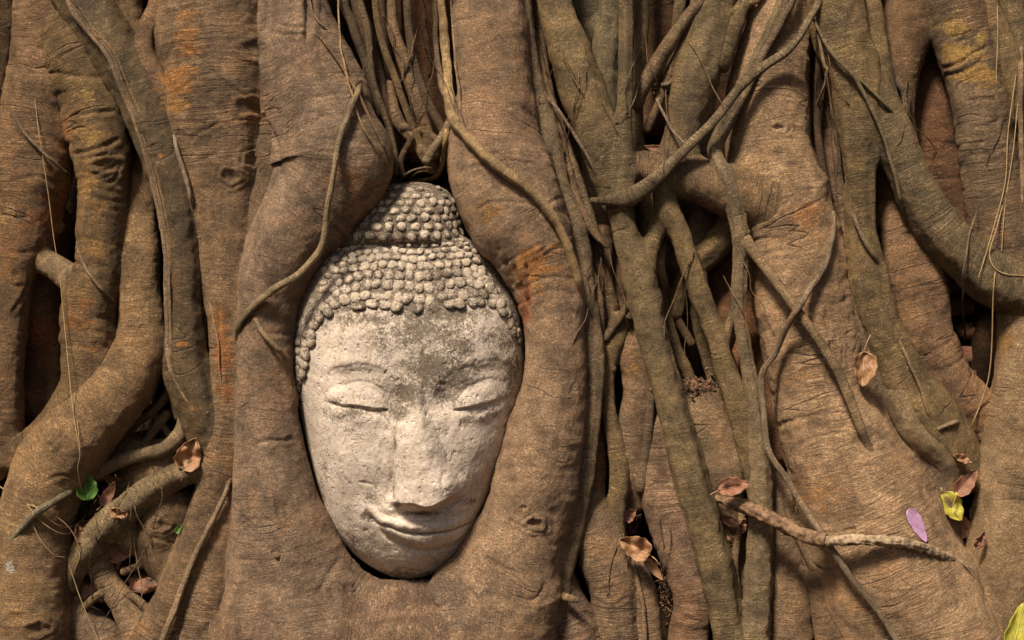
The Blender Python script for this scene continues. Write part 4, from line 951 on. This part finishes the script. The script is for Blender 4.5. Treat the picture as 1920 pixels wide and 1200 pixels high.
#SETTING
# ------------------------------------------------------------------ brick wall behind, ground
M['brick'] = simple('old_brick', (.34, .14, .075), (.20, .12, .085), 30, .003)
M['mortar'] = simple('old_mortar', (.09, .065, .045), (.05, .035, .025), 40, .003)
M['soil'] = simple('dry_soil', (.07, .045, .027), (.04, .026, .016), 25, .006, .9, .1)
wall = empty('brick_wall', (0, .24, -.2), 'old weathered red brick wall glimpsed in the hollows behind the roots', 'wall')
rb = np.random.RandomState(4); VV = []; FF = []
def rbox(cx, cy, cz, sx, sy, sz, rs, jit=.004, nd=(6, 3, 3)):
    """worn brick: subdivided box with rounded, noisy faces"""
    global VV, FF
    vs = {}; out = []; fs = []
    nx, ny, nz = nd
    def vid(i, j, k):
        if (i, j, k) not in vs:
            p = np.array([i / nx - .5, j / ny - .5, k / nz - .5]) * 2
            q = p * (1 - .10 * (np.abs(p).sum() - np.abs(p).max() > 1.2))
            vs[(i, j, k)] = len(out); out.append(np.array([cx, cy, cz]) + q * np.array([sx, sy, sz]) / 2 + rs.normal(size=3) * jit * .5)
        return vs[(i, j, k)]
    for i in range(nx):
        for j in range(ny):
            fs += [(vid(i, j, 0), vid(i, j + 1, 0), vid(i + 1, j + 1, 0), vid(i + 1, j, 0)), (vid(i, j, nz), vid(i + 1, j, nz), vid(i + 1, j + 1, nz), vid(i, j + 1, nz))]
    for i in range(nx):
        for k in range(nz):
            fs += [(vid(i, 0, k), vid(i + 1, 0, k), vid(i + 1, 0, k + 1), vid(i, 0, k + 1)), (vid(i, ny, k), vid(i, ny, k + 1), vid(i + 1, ny, k + 1), vid(i + 1, ny, k))]
    for j in range(ny):
        for k in range(nz):
            fs += [(vid(0, j, k), vid(0, j, k + 1), vid(0, j + 1, k + 1), vid(0, j + 1, k)), (vid(nx, j, k), vid(nx, j + 1, k), vid(nx, j + 1, k + 1), vid(nx, j, k + 1))]
    return np.array(out), np.array(fs)
vs_, fs_, nv = [], [], 0
z = -.22; row = 0
while z < 1.45:
    x = -1.5 + (row % 2) * .11
    while x < 1.5:
        L = .2 + rb.uniform(-.02, .02)
        a, b = rbox(x + L / 2, .195 + rb.uniform(-.015, .02), z, L - .012, .09, .037 + rb.uniform(-.003, .003), rb)
        vs_.append(a); fs_.append(b + nv); nv += len(a); x += L
    z += .047; row += 1
wo = mesh_obj('bricks', np.vstack(vs_), np.vstack(fs_), M['brick'], wall, smooth=True)
a, b = rbox(0, .29, .6, 3.1, .12, 1.75, rb, .002, (40, 2, 24))
mesh_obj('mortar', a, b, M['mortar'], wall)

for (x_, y_, d_, L_, h_, rot, lb) in ((280,1092,2,.062,.030,.12,'loose pinkish brick fragment lodged in the lower left hollow, the right one'),(178,1106,-4,.060,.034,-.2,'loose orange brick fragment behind the roots near the lower left corner')):
    c_ = P3([(x_, y_, d_)])[0]; a, b = rbox(0, 0, 0, L_, .06, h_, rb, .0028, (14, 10, 8))
    a = a + np.stack([fbm(a * 60 + x_, 3), fbm(a * 60 + 9, 3), fbm(a * 60 + 19, 3)], 1) * .0035
    R_ = np.array([[math.cos(rot), 0, -math.sin(rot)], [0, 1, 0], [math.sin(rot), 0, math.cos(rot)]])
    o = mesh_obj('brick_fragment', a @ R_.T + c_, b, M['brick']); tag(o, lb, 'brick', 'loose brick fragments in the lower left hollow')
gx = np.linspace(-1, 1, 160); gx = np.sign(gx) * np.abs(gx) ** 2.2 * 12
X, Y = np.meshgrid(gx, gx); q = np.stack([X.ravel(), Y.ravel(), np.zeros(X.size)], 1)
Z = -.2 + fbm(q * 1.3, 3) * .03
n_ = len(gx); i = np.arange(n_ - 1)[:, None] * n_ + np.arange(n_ - 1)[None]
F = np.stack([i, i + 1, i + n_ + 1, i + n_], 2).reshape(-1, 4)
g = mesh_obj('ground', np.stack([q[:, 0], q[:, 1], Z], 1), F, M['soil']); tag(g, 'dry brown soil at the foot of the tree', 'ground', kind='structure')

# ------------------------------------------------------------------ leaves, petal, twig, straw, litter
def leafmat(name, c1, c2, vein, rough=.6, scale=70, sub=0.0):
    q = NT(name); tc = q.n('TexCoord'); uv = tc.outputs['UV']; oc = tc.outputs['Object']
    sx = q.n('SeparateXYZ', {0: uv})
    au = q.math('ABSOLUTE', sx.outputs[0])
    mid = q.ramp(au, .02, .07, 1., 0.)
    side = q.math('FRACT', q.math('MULTIPLY', q.math('SUBTRACT', sx.outputs[1], q.math('MULTIPLY', au, .45)), 7.))
    side = q.ramp(q.math('ABSOLUTE', q.math('SUBTRACT', side, .5)), .0, .07, 1., 0.)
    vn = q.math('MAXIMUM', mid, q.math('MULTIPLY', side, .6))
    nz = q.noise(oc, scale, 5, .7)
    c = q.mix(q.ramp(nz, .35, .66), c1, c2); c = q.mix(q.math('MULTIPLY', vn, .6), c, vein)
    q.t.links.new(c, q.b.inputs['Base Color'])
    h = q.math('ADD', q.math('MULTIPLY', vn, .8), q.math('MULTIPLY', nz, .7))
    q.t.links.new(q.n('Bump', {'Height': h, 'Distance': .0012}).outputs[0], q.b.inputs['Normal'])
    q.b.inputs['Roughness'].default_value = rough
    return q.m
M['dry'] = leafmat('dry_leaf', (.36, .19, .085), (.22, .10, .045), (.46, .28, .14))
M['dryred'] = leafmat('dry_leaf_red', (.27, .11, .055), (.16, .07, .04), (.36, .2, .1))
M['lgreen'] = leafmat('green_leaf', (.08, .18, .02), (.045, .11, .014), (.2, .3, .06))
M['lyellow'] = leafmat('yellow_leaf', (.50, .42, .05), (.30, .28, .035), (.55, .48, .16))
M['petal'] = leafmat('petal', (.50, .30, .46), (.40, .20, .36), (.56, .40, .50), .5)
M['straw'] = simple('straw', (.42, .29, .14), (.30, .19, .09), 80, .0005)
M['wood'] = simple('dry_twig_wood', (.27, .16, .085), (.10, .055, .028), 90, .003)
M['woodpale'] = simple('bare_twig_wood', (.42, .30, .18), (.17, .11, .065), 90, .003)

def leaf(name, px, py, d, length, width, ang, mat, label, cat='leaf', curl=.5, fold=.25, tilt=0., stem=.3, group=None, wav=.1, seed=0, tip=.5):
    """leaf at picture position; ang = direction of the tip in the picture (degrees, 0 = right, 90 = up)"""
    rs = np.random.RandomState(seed + 1); c = P3([(px, py, d)])[0]
    root = empty(name, tuple(c), label, cat, group)
    nu, nvv = 17, 33
    u = np.linspace(-1, 1, nu); v = np.linspace(0, 1, nvv); U, V = np.meshgrid(u, v)
    shape = np.sin(math.pi * V ** .72) ** .58 * (1 - .22 * V) * (1 + .05 * np.sin(V * 23 + seed))
    x = (V - .5) * length; y = U * shape * width / 2
    r_ = np.abs(U)
    z = fold * width * (r_ * shape) ** 1.3 + curl * length * (V - .45) ** 2 * 1.2
    z = z + wav * width * noise(np.stack([U.ravel() * 1.4, V.ravel() * 3.2, np.full(U.size, seed * 2.7)], 1)).reshape(U.shape)
    z = z + .18 * wav * width * np.sin(V * 14 + seed) * r_
    a = math.radians(ang); ti = math.radians(tilt)
    # local: x along leaf, y across, z towards viewer ; tilt about the leaf axis
    y2 = y * math.cos(ti) - z * math.sin(ti); z2 = y * math.sin(ti) + z * math.cos(ti)
    W = np.stack([x * math.cos(a) - y2 * math.sin(a), -z2, x * math.sin(a) + y2 * math.cos(a)], 2).reshape(-1, 3) / 1000
    i = np.arange(nvv - 1)[:, None] * nu + np.arange(nu - 1)[None]
    F = np.stack([i, i + 1, i + nu + 1, i + nu], 2).reshape(-1, 4)
    uvv = np.stack([U.ravel() * shape.ravel(), V.ravel()], 1)
    me = mesh_obj('blade', W + c, F, mat, root, uvv)
    me.location = tuple(-c)
    so = me.modifiers.new('thickness', 'SOLIDIFY'); so.thickness = .0006
    if stem:
        t = np.linspace(0, 1, 14); sx = (-.5 - stem * t) * length; sz = z[0, nu // 2] + 6 * np.sin(t * 2) ; sy = stem * length * .25 * t ** 2 * (1 if seed % 2 else -1)
        Cn = np.stack([sx * math.cos(a) - sy * math.sin(a), -sz * np.ones(14), sx * math.sin(a) + sy * math.cos(a)], 1) / 1000
        V_, F_ = tube(Cn, np.full(14, .0011), 7); o = mesh_obj('stalk', V_ + c, F_, mat, root); o.location = tuple(-c)
    return root

def tube(C, rad, na):
    T = np.gradient(C, axis=0); T /= np.linalg.norm(T, axis=1)[:, None] + 1e-12
    Fv = np.array([.1, -1., .05]); N1 = Fv - (T @ Fv)[:, None] * T; N1 /= np.linalg.norm(N1, axis=1)[:, None] + 1e-9
    N2 = np.cross(T, N1); th = np.linspace(0, 2 * math.pi, na, endpoint=False)
    V = (C[:, None] + (N1[:, None] * np.cos(th)[None, :, None] + N2[:, None] * np.sin(th)[None, :, None]) * rad[:, None, None]).reshape(-1, 3)
    n = len(C); i = np.arange(n - 1)[:, None] * na + np.arange(na)[None]; j = np.arange(n - 1)[:, None] * na + (np.arange(na)[None] + 1) % na
    return V, np.stack([i, j, j + na, i + na], 2).reshape(-1, 4)

def surfd(px, py):
    return float(front_depth(np.array([float(px)]), np.array([float(py)]))[0])

#LEAVES
leaf('dry_leaf', 356, 850, 66, 62, 52, 70, M['dry'], 'crinkled tan dry leaf wedged by the trunk root at lower left', curl=.5, fold=.35, wav=.3, seed=2, tilt=10)
leaf('green_leaf', 160, 908, 70, 58, 42, 100, M['lgreen'], 'fresh green leaf lying in the hollow at lower left', fold=.4, seed=3, tilt=20, stem=0)
leaf('green_leaf', 336, 991, 62, 20, 12, 60, M['lgreen'], 'tiny bright green leaf against the sloping root at lower left', fold=.3, seed=4, stem=0)
leaf('dry_leaf', 1618, 692, 120, 62, 46, -95, M['dry'], 'curled tan dry leaf stuck beside the wrinkled right trunk', curl=.25, fold=.45, wav=.25, seed=5, stem=.5)
leaf('dry_leaf', 1376, 914, 100, 58, 38, 10, M['dryred'], 'brown dry leaf resting on the broken end of the dry branch', curl=.4, fold=.4, wav=.2, seed=6, tilt=-20)
leaf('dry_leaf', 1188, 1026, 60, 62, 48, 155, M['dry'], 'folded brown dry leaf caught between roots right of the chin', curl=.3, fold=.35, wav=.25, seed=7, tilt=10)
leaf('dry_leaf', 1812, 905, surfd(1812, 905) + 10, 60, 34, 50, M['dryred'], 'reddish brown dry leaf above the yellow leaf in the right hollow', curl=.25, fold=.35, seed=8, tilt=-15)
leaf('yellow_leaf', 1784, 950, surfd(1784, 950) + 12, 60, 46, -55, M['lyellow'], 'yellow green leaf with a brown spot in the right hollow', curl=.15, fold=.3, seed=9, stem=.2)
leaf('green_leaf', 1757, 936, surfd(1757, 936) + 6, 26, 14, 110, M['lgreen'], 'small curled green leaf next to the yellow leaf', fold=.5, seed=10, stem=0)
leaf('dry_leaf', 1802, 990, surfd(1802, 990) + 6, 50, 46, -30, M['dryred'], 'dull brown rounded leaf just below the yellow leaf', curl=.2, fold=.2, seed=11, stem=0)
leaf('yellow_leaf', 1908, 1178, 150, 96, 52, 75, M['lyellow'], 'yellow leaf at the bottom right corner on the root', curl=.1, fold=.25, seed=12, stem=0)
leaf('petal', 1720, 985, surfd(1720, 985) + 14, 66, 26, -62, M['petal'], 'pink purple flower petal lying on the foot of the right trunk', 'petal', curl=.1, fold=.2, seed=13, stem=0, wav=.05)
leaf('dry_leaf', 228, 1042, 40, 44, 22, 20, M['dryred'], 'rust coloured leaf in the lower left hollow above the bricks', seed=14, stem=0)
leaf('dry_leaf', 205, 925, 52, 50, 24, 60, M['dryred'], 'narrow curled brown leaf right of the green leaf', seed=15, stem=.2, curl=.6)
leaf('dry_leaf', 1225, 1066, 48, 52, 20, -50, M['dry'], 'narrow tan leaf slanting below the folded brown leaf', seed=16, stem=.2, curl=.3)
leaf('dry_leaf', 1180, 965, 10, 30, 26, 40, M['dryred'], 'small dark dry leaf deep in the gap right of the head', seed=17, stem=0)
leaf('dry_leaf', 1365, 975, 30, 40, 22, 160, M['dryred'], 'dark dry leaf in the gap under the broken branch', seed=18, stem=.2)
leaf('dry_leaf', 165, 985, 30, 46, 26, 10, M['dryred'], 'brown dry leaf heaped under the green leaf', seed=19, stem=0, curl=.6)
leaf('dry_leaf', 1225, 278, 60, 34, 14, 170, M['dryred'], 'small brown leaf lodged on top of the sideways root', seed=20, stem=0)
leaf('dry_leaf', 1822, 830, 20, 36, 20, 100, M['dryred'], 'small brown leaf below the brick gap at right', seed=21, stem=.2)

for x_, y_, l_, w_, a_, m_, lb in ((215,905,40,26,150,'dry','pale torn leaf at the upper right of the dry heap by the green leaf'),(180,955,44,20,60,'dryred','narrow dark leaf in the middle of the dry heap at lower left'),
    (225,960,30,22,-20,'dry','small tan leaf where the olive root meets the dry heap'),(150,1000,34,24,110,'dryred','red brown leaf at the foot of the dry heap at lower left'),
    (1835,1010,34,22,60,'dryred','dark leaf deep in the right hollow below the brown round leaf'),(1800,860,30,18,160,'dry','small leaf at the top of the right hollow under the green root'),
    (1390,985,30,20,70,'dry','small curled leaf under the middle of the dry branch start')):
    leaf('dry_leaf', x_, y_, surfd(x_, y_) + 8, l_, w_, a_, M[m_], lb, curl=.5, fold=.4, wav=.35, seed=int(x_ + y_), stem=.15, tilt=15)

# broken dry branch lying across the foot of the right trunk
br = catmull(np.array([(1342,934,6,0),(1362,940,9,0),(1400,952,12,0),(1450,975,13,0),(1500,1000,12,0),(1545,1013,13,0),(1560,1014,10,0),(1620,1012,9,0),(1680,1016,9,0),(1730,1026,9,0),(1775,1044,8,0),(1795,1053,5,0)], float), 3)
zf = front_depth(br[:, 0], br[:, 1])
env = zf.copy()
for it in range(900):
    sm = env.copy(); sm[1:-1] = .5 * (env[:-2] + env[2:]); env = np.maximum(zf, sm)
br[:, 3] = np.convolve(np.r_[[env[0]] * 7, env, [env[-1]] * 7], np.ones(15) / 15, 'valid') + br[:, 2] * .9 + 9
C_ = P3(np.stack([br[:, 0], br[:, 1], br[:, 3]], 1))
root = empty('dry_branch', tuple(C_[0]), 'broken dry branch with splintered end lying across the right trunk foot', 'branch')
def branch_piece(a, b, mat, name, sc=1.):
    c = C_[a:b]; rd = br[a:b, 2] / 1000 * .95 * sc
    L = np.linspace(0, 1, len(c) * 2); c2 = np.stack([np.interp(L, np.linspace(0, 1, len(c)), c[:, i]) for i in range(3)], 1); rd = np.interp(L, np.linspace(0, 1, len(c)), rd)
    V_, F_ = tube(c2, rd, 26)
    cc = np.repeat(c2, 26, 0); n_ = V_ - cc; n_ /= np.linalg.norm(n_, axis=1)[:, None] + 1e-9; sc_ = 1.9
    th = np.tile(np.arange(26), len(c2))
    V_ = V_ + n_ * sc_ * (fbm(V_ * 90, 3) * .0012 + fbm(np.stack([th * .9, np.repeat(np.arange(len(c2)), 26) * .04, th * 0], 1), 2) * .0011)[:, None]
    o = mesh_obj(name, V_, F_, mat, root); return o
iS = int(np.argmin(np.abs(br[:, 0] - 1548)))
branch_piece(0, iS + 2, M['wood'], 'bark_piece', 1.05); branch_piece(iS, len(br), M['woodpale'], 'bare_wood')
e0 = C_[-1]
for k, (dx, dz, dy) in enumerate([(.028, -.012, -.004), (.030, -.018, .0), (.022, -.004, -.002), (.020, -.016, -.008)]):
    t = np.linspace(0, 1, 8)[:, None]; st = C_[-4] + np.array([0, 0, (k - 1.5) * .002])
    cc = st + (e0 + np.array([dx, dy, dz]) - st) * t + np.array([0, 0, .004]) * np.sin(t * 3) * (k % 2)
    V_, F_ = tube(cc, np.linspace(.0028, .0006, 8), 7); mesh_obj('splinter', V_, F_, M['woodpale'], root)

def straw(pts, r, label, lift=3, mat='straw', name='dry_grass_stem', group=None, follow=True):
    p = catmull(np.array([(a, b, r, 0) for a, b in pts], float), 5)
    zf = front_depth(p[:, 0], p[:, 1]); env = zf.copy()
    for it in range(1500):
        sm = env.copy(); sm[1:-1] = .5 * (env[:-2] + env[2:]); env = np.maximum(zf, sm)
    c = P3(np.stack([p[:, 0], p[:, 1], env + lift], 1))
    V_, F_ = tube(c, np.full(len(c), r / 1000), 7)
    o = mesh_obj(name, V_, F_, M[mat]); tag(o, label, 'grass stem', group)
    return o
ST = 'dry stems and threads hanging on the roots'
straw([(-10,905),(40,940),(90,960),(130,990),(150,1035),(140,1070)], 0.88, 'thin straw stem curving down across the foot of the lower left root', group=ST)
straw([(0,915),(50,965),(75,1010),(100,1040),(120,1045)], 0.82, 'thin straw stem arching over the pale lower left root', group=ST)
straw([(35,925),(80,980),(130,1000),(170,945),(178,918)], 0.88, 'curved straw stem looping beside the green leaf', group=ST)
straw([(60,945),(110,985),(150,980),(185,930)], 0.82, 'second straw loop just above the hollow with dry leaves', group=ST)
straw([(145,790),(150,850),(146,880),(155,930)], 0.68, 'short upright straw thread against the bent lower left root', group=ST)
straw([(130,1060),(150,1120),(175,1180),(190,1210)], 0.88, 'straw stem crossing the gap at the bottom left corner', group=ST)
straw([(1880,385),(1868,430),(1856,470),(1860,495),(1880,512),(1925,518)], 1.02, 'pale thread bending right over the thick green root', group=ST, mat='straw')
straw([(1866,510),(1862,560),(1860,640),(1855,700),(1843,745),(1822,798)], 1.16, 'long pale thread hanging in front of the brick gap', group=ST)
straw([(1868,-20),(1871,60),(1868,150),(1872,230),(1895,250)], 0.82, 'fine thread hanging at the top of the right column', group=ST)
straw([(1905,140),(1890,250),(1885,340),(1862,430),(1835,520)], 0.88, 'fine brown thread slanting down over the right column', group=ST)
straw([(1912,150),(1900,280),(1885,380),(1878,470)], 0.82, 'fine thread beside the right edge above the green root', group=ST)
straw([(35,-20),(38,60),(58,130),(72,240),(90,360),(100,440),(112,520),(122,620),(136,760),(150,850)], 0.82, 'long red brown thread hanging down the far left column', group=ST)

# loose leaf litter and crumbs lying in the hollows
rs = np.random.RandomState(9); VV, FF = [], []; nv = 0
HOL = [(185,950,50,45,10),(250,820,60,25,-50),(1180,960,22,50,-30),(1370,1000,30,60,-10),(1820,980,35,90,0),(1800,870,40,30,-5),(250,1060,50,20,-60),(1300,722,45,14,15),(1850,820,25,40,-30),(1250,1090,15,50,-25),(1820,1060,25,60,10),(190,1120,60,30,-50),(1450,1000,14,60,-10)]
for hx, hy, sx, sy, dd in HOL:
    lx = hx + rs.normal(size=330) * sx * .62; ly = hy + rs.normal(size=330) * sy * .62
    fd = front_depth(lx, ly)
    for k in range(330):
        if fd[k] > dd + 28: continue
        x, y = lx[k], ly[k]; L = rs.uniform(2, 9) if rs.rand() < .85 else rs.uniform(9, 20); W = L * rs.uniform(.15, .7)
        c = P3([(x, y, max(fd[k] + rs.uniform(0, 6), dd - 45 + rs.uniform(-10, 25)))])[0]
        a = rs.normal(size=3); a /= np.linalg.norm(a); b = np.cross(a, rs.normal(size=3)); b /= np.linalg.norm(b); nn = np.cross(a, b)
        q = [c + (a * L * .5) / 1000, c + (b * W * .5 + nn * W * .15) / 1000, c - (a * L * .5) / 1000, c - (b * W * .5 - nn * W * .15) / 1000]
        q2 = [p + nn * .0009 for p in q]
        VV += q + q2; FF += [(nv, nv + 1, nv + 2, nv + 3), (nv + 7, nv + 6, nv + 5, nv + 4)] + [(nv + i, nv + 4 + i, nv + 4 + (i + 1) % 4, nv + (i + 1) % 4) for i in range(4)]; nv += 8
M['litter'] = simple('leaf_litter', (.28, .15, .08), (.10, .055, .035), 18, .001)
lo = mesh_obj('leaf_litter', VV, FF, M['litter'], smooth=False); tag(lo, 'crumbled brown leaf litter and bits of bark lying in the hollows', 'leaf litter', kind='stuff')
